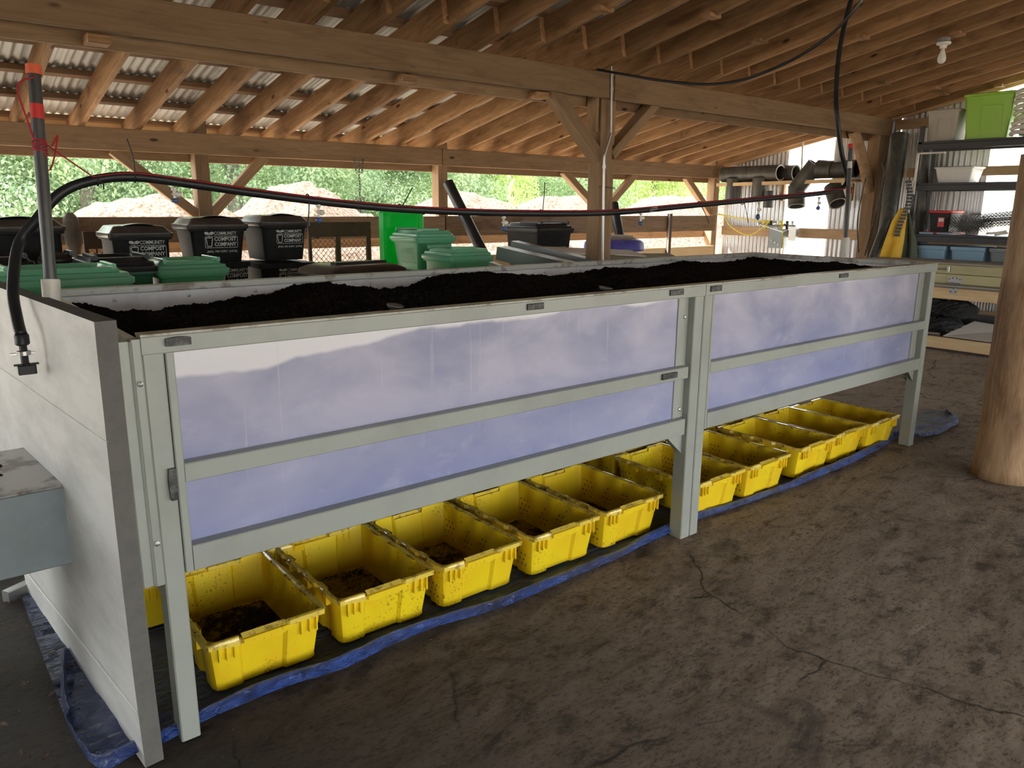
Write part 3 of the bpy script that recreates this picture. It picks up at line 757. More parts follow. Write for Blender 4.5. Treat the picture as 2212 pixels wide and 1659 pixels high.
lab = ['yellow crate nearest the left leg, front row, its floor caked with dark compost',
       'second yellow crate from the left, front row, with dark crumbs at its back',
       'third yellow crate from the left, front row, speckled and with a heap of compost inside',
       'fourth yellow crate from the left, front row, with perforated sides and compost at the back',
       'fifth yellow crate from the left, front row, just left of the middle legs',
       'yellow crate directly behind the middle legs of the bed',
       'yellow crate first to the right of the middle legs, front row',
       'yellow crate second to the right of the middle legs, speckled with drips',
       'yellow crate second from the right end of the front row',
       'yellow crate at the right end of the front row, beside the right leg']
FT = .012
for i, (x0, x1, y0) in enumerate(cxs):
    loc = ((x0+x1)/2, y0+.295, FT); rz = (hash1(i, 2)-.5)*.03
    c = crate if i == 0 else dup(crate)
    c.location = loc; c.rotation_euler = (0, 0, rz); c['label'] = lab[i]; c['group'] = 'yellow crates in the front row under the bed'
    if i in (2, 3, 4, 5, 6, 9): obj('vent_holes', hm, None, c)['kind'] = 'stuff'
    o = obj('residue', residue(i, [.15, .10, .12, .08, .06, .02, -.02, -.05, -.02, -.05][i]), M['crumbs'], c); o['kind'] = 'stuff'; o['label'] = 'dark compost crumbs'
seconds = [(.235, 0), (.74, 1), (1.235, 2), (1.69, 3), (2.14, 4), (2.78, 5), (3.22, 6), (3.73, 7), (4.16, 8)]
for x, i in seconds:
    c = dup(crate, (x-.01+.02*hash1(i, 6), .98+.01*hash1(i), FT), (hash1(i, 7)-.5)*.04)
    c['label'] = 'rear-row yellow crate under the bed, behind the %s front crate from the left' % ['first', 'second', 'third', 'fourth', 'fifth', 'sixth', 'seventh', 'eighth', 'ninth'][i]
    c['group'] = 'yellow crates in the rear row under the bed'
    for ch in list(c.children):
        if ch.name.startswith('residue') or ch.name.startswith('vent'): bpy.data.objects.remove(ch)
    if i > 2: obj('vent_holes', hm, None, c)['kind'] = 'stuff'
# ---- tarp
edge = [(-.21, .69), (-.235, .55), (-.26, .32), (-.24, .05), (-.20, -.02), (-.12, .0), (.08, .035), (.32, .045), (.56, .02), (.86, .05), (1.28, .01), (1.83, .03), (2.24, .05), (2.57, .08), (3.13, .05), (3.88, .03), (4.53, .07), (4.90, .12), (5.05, .0), (5.30, -.03), (5.60, .0), (5.80, .08), (5.88, .18)]
ep = catmull([(a, b_, 0) for a, b_ in edge], 12); ep = ep[:-1]+[ep[-1]]
def tfn(u, v):
    i = u*(len(ep)-1); k = min(int(i), len(ep)-2); p = ep[k].lerp(ep[k+1], i-k)
    x = p.x; y = p.y+(1.30-p.y)*v**1.6
    if x > 4.95: y = p.y+(.34-p.y)*v
    if u < .1: x = p.x+(.15)*v
    d = v**1.6*1.2
    roll_ = .042*math.exp(-((d-.03)/.028)**2)*(.35+.65*min(1, max(0, vnoise(x*2.1, 4, 8)*1.6)))
    wr = .012*abs(fbm(x*5, y*16+x*2, 3, 3))*2*math.exp(-d*3)
    if x < -.05 or x > 4.9: roll_ += .045*abs(fbm(x*8+1, y*9, 3, 4))+.01
    return (x, y, .0055+roll_+wr+(.0 if v > 0 else -.002))
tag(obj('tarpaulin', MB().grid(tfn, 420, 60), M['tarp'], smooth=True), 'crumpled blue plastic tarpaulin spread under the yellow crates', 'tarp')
random.seed(11)
b = MB()
for i in range(900):
    x = -1.6+1.5*random.random(); y = -.6+3.2*random.random()
    s = .004+.011*random.random()**2; a = random.random()*6.28; c_, s_ = math.cos(a), math.sin(a); z = .004+.004*random.random()
    s *= 1.0
    b.add([(x+s*c_*2, y+s*s_*2, z), (x-s*s_*.7, y+s*c_*.7, z+.003), (x-s*c_*2, y-s*s_*2, z), (x+s*s_*.7, y-s*c_*.7, z+.002)], [(0, 1, 2, 3)])
tag(obj('chip_litter', b, M['chips']), 'loose wood chips scattered on the dark ground left of the end board', 'wood chips', kind='stuff')
b = MB()
for i in range(420):
    x = .3+8*random.random(); y = -2.0+3.2*random.random()
    if 0 < x < 5 and y > 0: continue
    s = .002+.005*random.random()**2; a = random.random()*6.28; z = .004
    b.add([(x+s, y, z), (x, y+s*.6, z+.004), (x-s, y, z), (x, y-s*.6, z+.002)], [(0, 1, 2, 3)])
tag(obj('floor_crumbs', b, M['chips']), 'tiny pale crumbs strewn over the dirt floor in front of the bed', 'crumbs', kind='stuff')
b = MB(); b.cbox(-.05, .05, -.02, .02, 0, .05, .004, 0)
p = at(38, 1280, z=.02); tag(obj('metal_foot', b, M['galv'], loc=(p.x, p.y, 0), rot=(0, 0, .5)), 'small bright metal foot on the ground below the drive housing', 'bracket')
# ================================================================ IRRIGATION
PY = .75
def pp(px, py, y=PY): return at(px, py, y=y)
pipe_px = [(46, 728), (38, 690), (28, 620), (40, 530), (75, 480), (130, 418), (200, 390), (290, 382), (420, 398), (560, 418), (740, 440), (900, 453), (1100, 460), (1315, 459), (1480, 445), (1640, 430), (1740, 421), (1800, 412)]
pts = [pp(*q) for q in pipe_px]; pts[0].y = .52; pts[1].y = .60; pts[2].y = .68
pts = [at(46, 724, y=.50), at(37, 690, y=.55), at(28, 625, y=.64)]+pts[3:]
hose_px = [(1830, 392), (1818, 330), (1808, 250), (1806, 200), (1812, 120), (1825, 50), (1845, -20), (1870, -80)]
hy = [.76, .78, .80, .84, .88, .9, .92, .94]
hp = [at(a[0], a[1], y=b_) for a, b_ in zip(hose_px, hy)]
b = MB(); b.tube(catmull(pts+hp, 8), .0168, 12)
wp = tag(obj('water_pipe', b, M['black'], smooth=True), 'long black water pipe sagging above the compost and rising to the roof at right', 'pipe')
b = MB(); e0 = pts[0]; dn = Vector((0, -.04, -1)).normalized()
b.lathe([(.016, 0), (.020, .004), (.020, .03), (.017, .034)], e0-Vector((0, 0, .03)), 14); part('coupling', b, 'black', parent=wp, smooth=40)
b = MB(); b.lathe([(.012, 0), (.019, .002), (.019, .014), (.012, .016)], e0-Vector((0, 0, .062)), 14); b.cbox(e0.x-.035, e0.x+.03, e0.y-.004, e0.y+.004, e0.z-.060, e0.z-.052, .001, 0); part('hose_clamp', b, 'galv', 'steel hose clamp', parent=wp)
b = MB(); b.tube([e0-Vector((0, 0, .02)), e0-Vector((0, 0, .085)), e0-Vector((-.012, .01, .10))], .011, 10); b.cbox(e0.x-.022, e0.x+.026, e0.y-.02, e0.y+.012, e0.z-.118, e0.z-.092, .004, 2); b.cbox(e0.x-.03, e0.x+.035, e0.y-.006, e0.y+.006, e0.z-.092, e0.z-.087, .001, 0); part('tap', b, 'black', parent=wp)
# second cable under the roof
cb = [(1290, 150), (1360, 163), (1450, 177), (1540, 182), (1620, 168), (1720, 125), (1800, 70), (1862, 0), (1890, -50)]
b = MB(); b.tube(catmull([at(x, y, y=2.80-(i*.34)) for i, (x, y) in enumerate(cb)], 7), .011, 10)
tag(obj('overhead_hose', b, M['black'], smooth=True), 'black hose drooping in a curve below the upper rafters', 'hose')
# stakes
def stake(xb, yb, zb, xt, yt, zt, lab, capm, H1, right=False):
    root = thing('conduit_stake', lab, 'stake', (xb, yb, zb))
    v = Vector((xt-xb, yt-yb, zt-zb)); L = v.length; q = v.normalized()
    P_ = lambda t: q*L*t
    b = MB(); b.tube([P_(.0), P_(.19 if not right else .22)], .027, 18); obj('sleeve', b, M['white'], root, smooth=40)['label'] = 'cream plastic sleeve'
    b = MB(); b.tube([P_(.05), P_(.985)], .0185 if not right else .015, 14); obj('tube', b, M['conduit'], root, smooth=40)
    b = MB(); b.tube([P_(.965), P_(1.0)], .0225 if not right else .0185, 14); obj('end_cap', b, M[capm], root, smooth=40)['label'] = 'red-orange end cap'
    b = MB(); b.tube([P_(.80), P_(.855)], .0192 if not right else .0158, 14); obj('sticker', b, M['red'] if not right else M['tape'], root, smooth=40)['label'] = 'printed sticker'
    return root, P_
pb = at(110, 652, y=.62); pt_ = at(72, 141, y=.72)
sL, PL = stake(pb.x, pb.y, 1.20, pt_.x, pt_.y, pt_.z, 'dark metal stake with orange cap in a cream sleeve, left end of bed', 'orange', 0)
qb = at(1827, 556, y=.70); qt = at(1838, 311, y=.74)
sR, PRr = stake(4.92, .66, 1.20, qt.x, qt.y, qt.z, 'dark metal stake with red cap in a cream sleeve, right end of bed', 'red', 0, True)
# red string
sb = Vector((pb.x, pb.y, 1.20)); tipL = sb+PL(.955); knot = sb+PL(.70)
st = [tipL+Vector((0, -.016, 0)), tipL+Vector((-.05, -.02, -.03)), tipL+Vector((-.04, -.03, -.12)), tipL+Vector((0, -.03, -.28)), knot+Vector((.05, -.02, .03)), knot+Vector((.03, -.02, 0))]
b = MB(); b.tube(catmull(st, 6), .0028, 6)
rs = random.Random(5)
for k in range(6):
    c0 = knot+Vector((0, 0, .008*(k-3))); b.tube([c0+Vector((.019*math.cos(a), .019*math.sin(a), .003*math.sin(a*2+k))) for a in [i*.63 for i in range(11)]], .003, 5)
line = [knot+Vector((.02, -.015, 0))]+[pts_+Vector((0, -.012, .012)) for pts_ in catmull(pts[6:], 3)]+[at(1830, 408, y=.70)]
b.tube(line, .0026, 5)
for k in range(5):
    c0 = at(1834, 411, y=.735)+Vector((0, 0, .008*(k-2))); b.tube([c0+Vector((.02*math.cos(a), .02*math.sin(a), .004*math.sin(a*2+k))) for a in [i*.63 for i in range(11)]], .0035, 5)
tag(obj('red_string', b, M['string'], smooth=True), 'red string tied between both stakes along the black pipe', 'string')
# misting nozzles
noz = [(375, 395, 440), (687, 432, 483), (1088, 460, 500), (1385, 452, 488), (1640, 430, 476), (1770, 421, 455)]
nl = ['first from the left', 'second from the left', 'third from the left', 'fourth from the left', 'fifth from the left', 'last, at the right end']
for i, (x, y0, y1) in enumerate(noz):
    a = pp(x, y0); c = pp(x, y1); L = a.z-c.z
    root = thing('mist_nozzle', 'white mist nozzle hanging from the black pipe, %s' % nl[i], 'nozzle', (a.x, a.y, a.z-.014), 0, 'mist nozzles below the pipe')
    L -= .014
    b = MB(); b.lathe([(.006, 0), (.010, -.004), (.010, -.012), (.005, -.016), (.005, -.35*L), (.010, -.38*L), (.011, -.46*L), (.005, -.50*L), (.005, -.66*L), (.009, -.68*L)][::-1], (0, 0, 0), 10); obj('body', b, M['white'], root, smooth=40)
    b = MB(); b.lathe([(.009, -.010), (.011, 0), (.009, .010)], (.012, 0, -.44*L), 10, axis=(1, .2, 0)); obj('side_cap', b, M['white'], root, smooth=40)
    b = MB(); b.lathe([(.001, -L), (.003, -L+.004), (.013, -.90*L), (.014, -.80*L), (.010, -.69*L), (.002, -.67*L)], (0, 0, 0), 12); obj('ball', b, M['blueball'], root, smooth=True)['label'] = 'blue ball end'
# cable ties
for i, (x, y, dx, dy) in enumerate([(290, 384, -16, -84), (210, 391, 14, 18), (664, 428, -2, 72), (863, 449, 28, -44), (915, 455, 1, -6), (1168, 460, 9, -66), (1604, 436, 13, 46), (1510, 441, 22, 42)]):
    c = pp(x, y); e = pp(x+dx, y+dy, PY-.02)
    b = MB(); b.tube([c+Vector((0, .0155*math.cos(a), .0155*math.sin(a))) for a in [j*.57 for j in range(12)]], .003, 6)
    mid = c.lerp(e, .5)+Vector((.008, 0, .004)); b.tube(catmull([c+Vector((0, -.014, 0)), mid, e], 4), .0024, 6)
    tag(obj('cable_tie', b, M['black'], smooth=True), ['black cable tie on the pipe with its tail pointing straight up, near the left stake', 'black cable tie where the pipe starts to arch, short tail down', 'black cable tie with a long tail hanging in front of the tall black bin', 'black cable tie with a slanting tail above the raised green lid', 'short black cable tie just right of the raised green lid', 'black cable tie with tall thin tail left of the big post', 'black cable tie with tail hanging down near the corner post', 'black cable tie with tail hanging over the steel stud'][i], 'cable tie', 'cable ties on the black pipe')
b = MB(); b.tube([pp(1400, 453), pp(1416, 451)], .0165, 12); tag(obj('tape_wrap', b, M['tape'], smooth=True), 'band of pale tape wrapped round the black pipe right of the big post', 'tape')
b = MB(); c0 = Vector((pb.x, pb.y, 1.245))
b.tube(catmull([c0+Vector((.02, -.02, .02)), c0+Vector((-.03, -.02, .03)), c0+Vector((-.02, .03, .025)), c0+Vector((.04, .0, .012)), c0+Vector((.10, -.05, -.01)), c0+Vector((.12, -.08, -.04))], 5), .0018, 6)
tag(obj('binding_wire', b, M['dark'], smooth=True), 'thin wire tied round the cream sleeve at the left end', 'wire')
# lamp, conduit
lp = at(2040, 84, y=1.05); lz = zr(1.05); lp = CAM+(lp-CAM)*1.0
d = (at(2040, 82, y=1.0)-CAM); t = (RZ0+RS*(RY0-CAM.y)-CAM.z)/(d.z+RS*d.y); lp = CAM+d*t
lamp = thing('bulb_holder', 'bare bulb in a white ceramic holder under the upper right rafters', 'lamp', (lp.x, lp.y, lp.z-.002))
b = MB(); b.lathe([(.050, -.035), (.055, -.032), (.055, 0)], (0, 0, 0), 8); obj('junction_box', b, M['greysteel'], lamp)
b = MB(); b.lathe([(.028, -.085), (.032, -.06), (.058, -.052), (.062, -.038), (.055, -.035)], (0, 0, 0), 20); obj('holder', b, M['ceramic'], lamp, smooth=40)
b = MB(); b.lathe([(.002, -.215), (.018, -.211), (.032, -.195), (.037, -.172), (.032, -.148), (.022, -.12), (.016, -.10), (.016, -.08)], (0, 0, 0), 18); obj('bulb', b, M['glassbulb'], lamp, smooth=True)
cy = B1-.012
cpx = [(1318, 130), (1321, 155), (1320, 275), (1317, 296), (1307, 330), (1305, 350), (1303, 480), (1301, 580)]
b = MB(); b.tube(catmull([at(x, y, y=cy) for x, y in cpx], 4), .011, 12)
cdt = tag(obj('wiring_conduit', b, M['galv'], smooth=True), 'thin silver conduit running down the front of the big post', 'conduit')
for x, y in ((1322, 165), (1321, 196), (1305, 364)):
    p = at(x, y, y=cy); b = MB(); b.tube([p, p+Vector((0, 0, .03))], .0165, 12); obj('fitting', b, M['galv'], cdt, smooth=40)
b = MB(); p = at(1288, 403, y=B1+.02)
b.tube([(4.60, 2.89, p.z), (4.625, 2.87, p.z), (4.80, 2.87, p.z-.01), (4.82, 2.90, p.z-.01)], .004, 6); tag(obj('post_wire', b, M['dark'], smooth=True), 'dark wire tied across the big post', 'wire')
# ================================================================ BINS
def logo_mesh():
    b = MB()
    def put(s, xa, xb, za, zb, bold=.0):
        vs, fs = text_mesh(s, 1.0, .0, bold); x0 = min(v[0] for v in vs); x1 = max(v[0] for v in vs); z0 = min(v[1] for v in vs); z1 = max(v[1] for v in vs)
        b.add([(xa+(v[0]-x0)/(x1-x0)*(xb-xa), -.0008, za+(v[1]-z0)/(z1-z0)*(zb-za)) for v in vs], fs)
    put('COMMUNITY', -.040, .150, .058, .088, .02); put('COMPOST', -.040, .146, .008, .042, .035); put('COMPANY', -.040, .146, -.036, -.002, .035)
    put('(845) 787-DIRT (3478)', -.105, .150, -.094, -.070, .01)
    def ring(x0, x1, z0, z1, r, w):
        o1 = [(x, z) for x, z, _ in rrect(x1-x0, z1-z0, r, 0, (x0+x1)/2, (z0+z1)/2)]; i1 = [(x, z) for x, z, _ in rrect(x1-x0-2*w, z1-z0-2*w, r*.7, 0, (x0+x1)/2, (z0+z1)/2)]
        n = len(o1); b.add([(x, -.0006, z) for x, z in o1+i1], [(k, (k+1) % n, n+(k+1) % n, n+k) for k in range(n)])
    ring(-.118, .158, -.050, .050, .014, .004)
    # pot and sprout
    def poly(p): b.add([(x, -.0012, z) for x, z in p], [tuple(range(len(p)))])
    for a, c in (((-.108, .036), (-.098, -.036)), ((-.098, -.036), (-.064, -.036)), ((-.064, -.036), (-.054, .036)), ((-.108, .036), (-.054, .036))):
        v = Vector((c[0]-a[0], c[1]-a[1])).normalized()*.0035; n = Vector((-v.y, v.x)); poly([(a[0]-n.x, a[1]-n.y), (c[0]-n.x, c[1]-n.y), (c[0]+n.x, c[1]+n.y), (a[0]+n.x, a[1]+n.y)])
    poly([(-.083, .036), (-.079, .036), (-.079, .066), (-.083, .066)])
    for s in (-1, 1): poly([(-.081+s*(.020+.020*math.cos(a)), .074+.013*math.sin(a)+.003*math.cos(a)) for a in [i*.628 for i in range(10)]])
    return b
_l = logo_mesh(); LOGO = {}
for nm in ('print', 'printg'):
    me = bpy.data.meshes.new('logo'); me.from_pydata(_l.v, [], _l.f); me.materials.append(M[nm]); LOGO[nm] = me
def make_bin(name, label, x, y, z, w, d, h, mat, lidmat, rz=0, logo=None, lid='dome', group=None, cat='bin', lsc=1.0, lz=.5, lx=0):
    """x,y = centre of the front edge of the lid; z = base height; w,d lid size; h height to the lid lip"""
    root = thing(name, label, cat, (x, y, z), rz, group)
    bw, bd2 = w-.05, d-.05; cy_ = d/2
    b = MB(); b.rings([rrect(bw*.86, bd2*.86, .035, 0, 0, cy_), rrect(bw*.88, bd2*.88, .04, h*.08, 0, cy_), rrect(bw*.98, bd2*.98, .035, h-.06, 0, cy_), rrect(bw, bd2, .035, h-.045, 0, cy_), rrect(bw+.03, bd2+.03, .035, h-.042, 0, cy_), rrect(bw+.032, bd2+.032, .035, h-.004, 0, cy_)])
    obj('body', b, mat, root, smooth=35)
    if lid in ('dome', 'flat', 'tray'):
        b = MB(); hh = .045 if lid == 'dome' else .03
        rg = [rrect(w-.004, d-.004, .035, h-.026, 0, cy_), rrect(w, d, .035, h-.022, 0, cy_), rrect(w, d, .03, h+.006, 0, cy_), rrect(w-.03, d-.03, .03, h+.012, 0, cy_)]
        if lid == 'dome':
            rg += [rrect(w*.80, d*.84, .03, h+.05, 0, cy_+.01), rrect(w*.76, d*.80, .03, h+.056, 0, cy_+.01), rrect(w*.50, d*.56, .04, h+.062, 0, cy_+.01)]
        else:
            rg += [rrect(w*.95, d*.93, .04, h+.016, 0, cy_), rrect(w*.93, d*.91, .04, h+.032, 0, cy_), rrect(w*.84, d*.82, .04, h+.036, 0, cy_+.01), rrect(w*.80, d*.78, .04, h+.060, 0, cy_+.01), rrect(w*.68, d*.60, .05, h+.064, 0, cy_-.02), rrect(w*.64, d*.54, .05, h+.042, 0, cy_-.02)]
        b.rings(rg); obj('lid', b, lidmat, root, smooth=30)
        if lid == 'dome':        # arched grip over the front of the lid
            b = MB(); rgs = []
            for i in range(11):
                t = -1+2*i/10; xx = t*w*.30; zz = h+.052+.022*(1-t*t); rgs.append([(xx, .07, zz-.006), (xx, .06, zz), (xx, .15, zz+.002), (xx, .15, zz-.012)])
            b.rings(rgs); obj('lid_grip', b, lidmat, root, smooth=40)
        else:
            for s in (-1, 1):
                b = MB(); b.cbox(s*w*.36-.012, s*w*.36+.012, .04, d*.62, h+.05, h+.080, .004, 1); obj('lid_ridge', b, lidmat, root, smooth=30)
    if logo:
        o = obj('logo', LOGO[logo], None, root); o['label'] = 'white printed plant-pot logo and lettering'
        zc = h*lz; fy = cy_-bd2*.98/2+((h-.06-zc)/(h*.92-.06))*bd2*.05-.005
        o.location = (lx, fy, zc); o.scale = (lsc,)*3; o.rotation_euler = (math.atan((bd2*.05)/(h*.92)), 0, 0)
    return root
def place(name, label, xl, xr, py, yf, d, zb, mat, lidmat, **k):
    """lid lip spans photo columns xl..xr on the plane y=yf, its lower edge at row py"""
    a = at(xl, py, y=yf); c = at(xr, py, y=yf); z = (a.z+c.z)/2
    return make_bin(name, label, (a.x+c.x)/2, yf, zb, c.x-a.x, d, z+.024-zb, mat, lidmat, **k)
bk, lk = M['blackmatte'], M['lidblack']
YB = 3.95
G1_ = 'black compost bins on top of the stacks'
place('compost_bin', 'black compost bin at the far left, behind the left stake', -60, 145, 500, YB, .52, .02, bk, lk, logo=None, group=G1_)
def low(px, py): return at(px, py, y=YB).z
zb1, zb2, zb3 = 1.10, 1.12, low(600, 560)
place('compost_bin', 'black compost bin with clear white logo, second black bin from the left', 235, 377, 513, YB, .46, .02, bk, lk, logo='print', group=G1_, lsc=.92, lz=.905, lx=.02)
place('compost_bin', 'black compost bin with logo, standing behind the green cart lid', 406, 539, 494, YB, .46, 1.145, bk, lk, logo='print', group=G1_, lsc=.92, lz=.55, lx=.0)
place('compost_bin', 'tallest black compost bin, its white logo worn and scratched', 563, 672, 488, YB, .52, 1.14, bk, lk, logo='print', group=G1_, lsc=.82, lz=.58, lx=.02)
place('compost_bin', 'open-topped black bin carrying the bin with the clear second logo', 440, 548, 572, YB-.02, .50, .02, bk, lk, lid='none', logo='print', lsc=.9, lz=.88, lx=.02)
place('compost_bin', 'open-topped black bin with white logo under the tallest black bin', 562, 686, 574, YB-.03, .56, .02, bk, lk, lid='none', logo='print', lsc=.85, lz=.89, lx=.02)
gr, gl = M['green'], M['greenlid']
place('green_cart', 'broad green cart with glossy lid, directly behind the left stake', -30, 296, 618, 2.42, .55, 0, gr, gl, lid='flat')
place('green_cart', 'green cart with rounded lid, right of the dark lid and below the logo bins', 338, 500, 592, 3.1, .58, 0, gr, gl, lid='flat')
place('dark_cart', 'dark green cart with blue-black lid between the two green carts', 190, 345, 588, 3.0, .60, 0, M['greendark'], M['black'], lid='flat')
place('dark_cart', 'dark cart with blue-black lid at the far left edge', -110, 88, 590, 3.15, .60, 0, M['greendark'], M['black'], lid='flat')
# logo sits on the left-hand face of these: turn them
def place_turned(name, label, xl, xc, xr, py, yf, zb, mat, lidmat, **k):
    c = at(xc, py, y=yf); r_ = at(xr, py, y=yf); W_ = r_.x-c.x; dd = k.pop('dd', .5)
    # front faces -X; local x along -Y
    return make_bin(name, label, c.x, yf+dd/2, zb, dd, W_, (c.z+r_.z)/2+.024-zb, mat, lidmat, rz=-math.pi/2, **k)
place_turned('green_bin', 'green bin with pale logo, stacked in front of the raised green lid', 843, 903, 988, 520, 3.45, 1.035, gr, gl, logo='printg', lid='flat', dd=.50, lsc=.75, lz=.45)
place_turned('green_bin', 'green bin underneath the stacked green logo bin', 843, 905, 985, 592, 3.44, .0, gr, gl, lid='none', dd=.52)
place_turned('green_bin', 'low green bin with pale logo, right in front, beside the bed rim', 912, 976, 1070, 562, 2.75, 0, gr, gl, logo='printg', lid='flat', dd=.46, lsc=.8, lz=.86)
place('black_tote', 'black bin with logo left of the big post, lid scuffed', 1163, 1244, 500, 4.0, .62, .85, bk, M['black'], lid='flat', logo='print', lsc=.75, lz=.50, lx=.05)
b = MB(); b.cbox(-.45, .45, 0, .75, 0, .80, .01, 0)
p = at(1190, 540, y=3.95); o = obj('pallet_box', b, M['greywood'], loc=(p.x, 3.93, .03)); tag(o, 'rough grey wooden box under the black bin left of the post', 'box')
# cart with lid thrown open
p0, p1 = at(830, 470, y=3.98), at(917, 470, y=3.98); zt = at(870, 452, y=3.98).z
oc = thing('open_cart', 'bright green cart with its lid raised upright behind the stacked green bins', 'bin', ((p0.x+p1.x)/2, 3.98, 0)); w = p1.x-p0.x
b = MB(); b.rings([rrect(w*.75, .36, .03, 0, 0, .22), rrect(w*.9, .42, .03, .95, 0, .22), rrect(w*.96, .46, .03, .96, 0, .22), rrect(w*.96, .46, .03, 1.0, 0, .22)]); obj('body', b, gr, oc, smooth=35)
mt, nt, b_ = nodes('translucent_green'); b_.inputs['Base Color'].default_value = (.02, .50, .13, 1); b_.inputs['Roughness'].default_value = .35
tr = nd(nt, 'ShaderNodeBsdfTranslucent'); tr.inputs[0].default_value = (.02, .75, .15, 1); mx = nd(nt, 'ShaderNodeMixShader', i_0=.6)
nt.links.new(b_.outputs[0], mx.inputs[1]); nt.links.new(tr.outputs[0], mx.inputs[2]); nt.links.new(mx.outputs[0], nt.nodes['Material Output'].inputs[0]); M['tgreen'] = mt
b = MB()
def vr(w_, z0, z1, y, r): return [(x, y, z) for x, z, _ in rrect(w_, z1-z0, r, 0, 0, (z0+z1)/2)]
b.rings([vr(w, .80, zt, .10, .05), vr(w, .80, zt, .02, .05), vr(w*.90, .84, zt-.03, .0, .05), vr(w*.72, .95, zt-.05, .0, .04), vr(w*.68, .97, zt-.07, .012, .04)]); obj('lid', b, mt, oc, smooth=30)
# flat dark lid tipped over
p = at(762, 578, y=2.75)
fl_ = thing('fallen_lid', 'dark cart lid lying tilted just behind the bed, left of the green bins', 'lid', (p.x, 2.75, p.z-.03), .12)
b = MB(); b.rings([rrect(.60, .50, .05, 0), rrect(.62, .52, .05, .012), rrect(.60, .50, .05, .03), rrect(.50, .42, .06, .055), rrect(.42, .34, .05, .062)]); obj('shell', b, lk, fl_, smooth=40)
b = MB(); b.cbox(-.20, .22, -.10, -.03, .055, .078, .006, 0); obj('grip', b, M['black'], fl_)
place('black_tote', 'black bin below the tilted dark lid', 694, 838, 602, 2.72, .55, 0, bk, lk, lid='none')
# expanded-metal panels
def mesh_panel(px0, px1, pyt, pyb, y, label):
    a, c = at(px0, pyt, y=y), at(px1, pyb, y=y)
    root = thing('mesh_panel', label, 'mesh panel', (a.x, y, 0)); w = c.x-a.x; zt, z0 = a.z, c.z
    for nm, q in (('stud', (0, .03, -.01, .02, 0, zt)), ('stud', (w-.05, w, -.01, .02, 0, zt)), ('stud', (w*.42, w*.50, -.01, .02, 0, zt)), ('top_band', (0, w, -.012, .0, zt-.14, zt))):
        b = MB(); b.cbox(*q, .003, 2 if nm == 'stud' else 0); obj(nm, b, M['rust'], root)
    b = MB(); s = .05; n = int(w/s)
    for i in range(-1, n+1):
        for j in range(int((zt-.14-.8)/.028)):
            x0 = .0+(i+.5*(j % 2))*s; zz = .8+j*.028
            for dx in (-1, 1):
                q0 = Vector((x0+s/2, .005, zz)); q1 = Vector((x0+s/2+dx*s/2, .005, zz+.028))
                if min(q0.x, q1.x) < 0 or max(q0.x, q1.x) > w: continue
                b.add([q0+Vector((-.003, 0, 0)), q0+Vector((.003, 0, 0)), q1+Vector((.003, 0, 0)), q1+Vector((-.003, 0, 0))], [(0, 1, 2, 3)])
    obj('expanded_mesh', b, M['rust'], root)['kind'] = 'stuff'
mesh_panel(664, 802, 480, 560, 4.75, 'rusty expanded-metal panel standing against the outer wall, left of the raised green lid')
mesh_panel(178, 240, 500, 560, 4.80, 'rusty expanded-metal panel seen between the two leftmost black bins')
g = at(155, 470, y=5.30)
b = MB(); rg = []
for t, r1, r2 in ((0, .03, .02), (.1, .06, .03), (.35, .07, .035), (.6, .065, .03), (.8, .045, .03), (.93, .02, .015), (1, .004, .004)):
    rg.append([(r1*math.cos(a)+.02*t, r2*math.sin(a), -.42*t+.01*math.cos(a*3)) for a in [i*.5236 for i in range(12)]])
b.rings(rg); tag(obj('hanging_cloth', b, M['darkcloth'], smooth=True, loc=(g.x, 5.40, g.z+.03)), 'grey cloth hanging over the outer wall plank at left', 'cloth')
b = MB(); b.cbox(0, .55, 0, .05, 0, .03, .004, 0); p = at(113, 568, y=3.55); tag(obj('wood_strip', b, M['pine'], loc=(p.x, 3.7, p.z-.01)), 'pale wooden strip lying behind the left stake', 'board')
place('dark_cart', 'dark cart supporting the pale wooden strip', 100, 170, 578, 3.62, .4, 0, bk, lk, lid='flat')
# big black drain pipes leaning
def bigpipe(pa, ya, pc, yc, r, label, hollow=True):
    a, c = at(*pa, y=ya), at(*pc, y=yc); c = a+(c-a)*((a.z-.03)/(a.z-c.z)); b = MB(); b.tube([a, c], r, 20)
    o = tag(obj('drain_pipe', b, M['black'], smooth=40), label, 'pipe', 'black drain pipes leaning on the outer wall'); return o
bigpipe((968, 395), 5.25, (1055, 570), 4.6, .062, 'black drain pipe leaning steeply left of the big post')
bigpipe((1326, 440), 5.25, (1347, 560), 4.9, .062, 'black drain pipe just right of the big post')
# steel stud at the wall
p = at(1446, 510, y=B2-.03); b = MB(); b.cbox(-.045, .045, -.03, .0, 0, 1.50, .004, 2)
st_ = tag(obj('steel_stud', b, M['rust'], loc=(p.x, B2-.005, 0)), 'dark steel stud fixed upright to the outer wall planks', 'stud')
b = MB(); b.cbox(-.045, -.035, -.05, -.03, 0, 1.50, .002, 2); obj('flange', b, M['greysteel'], st_)
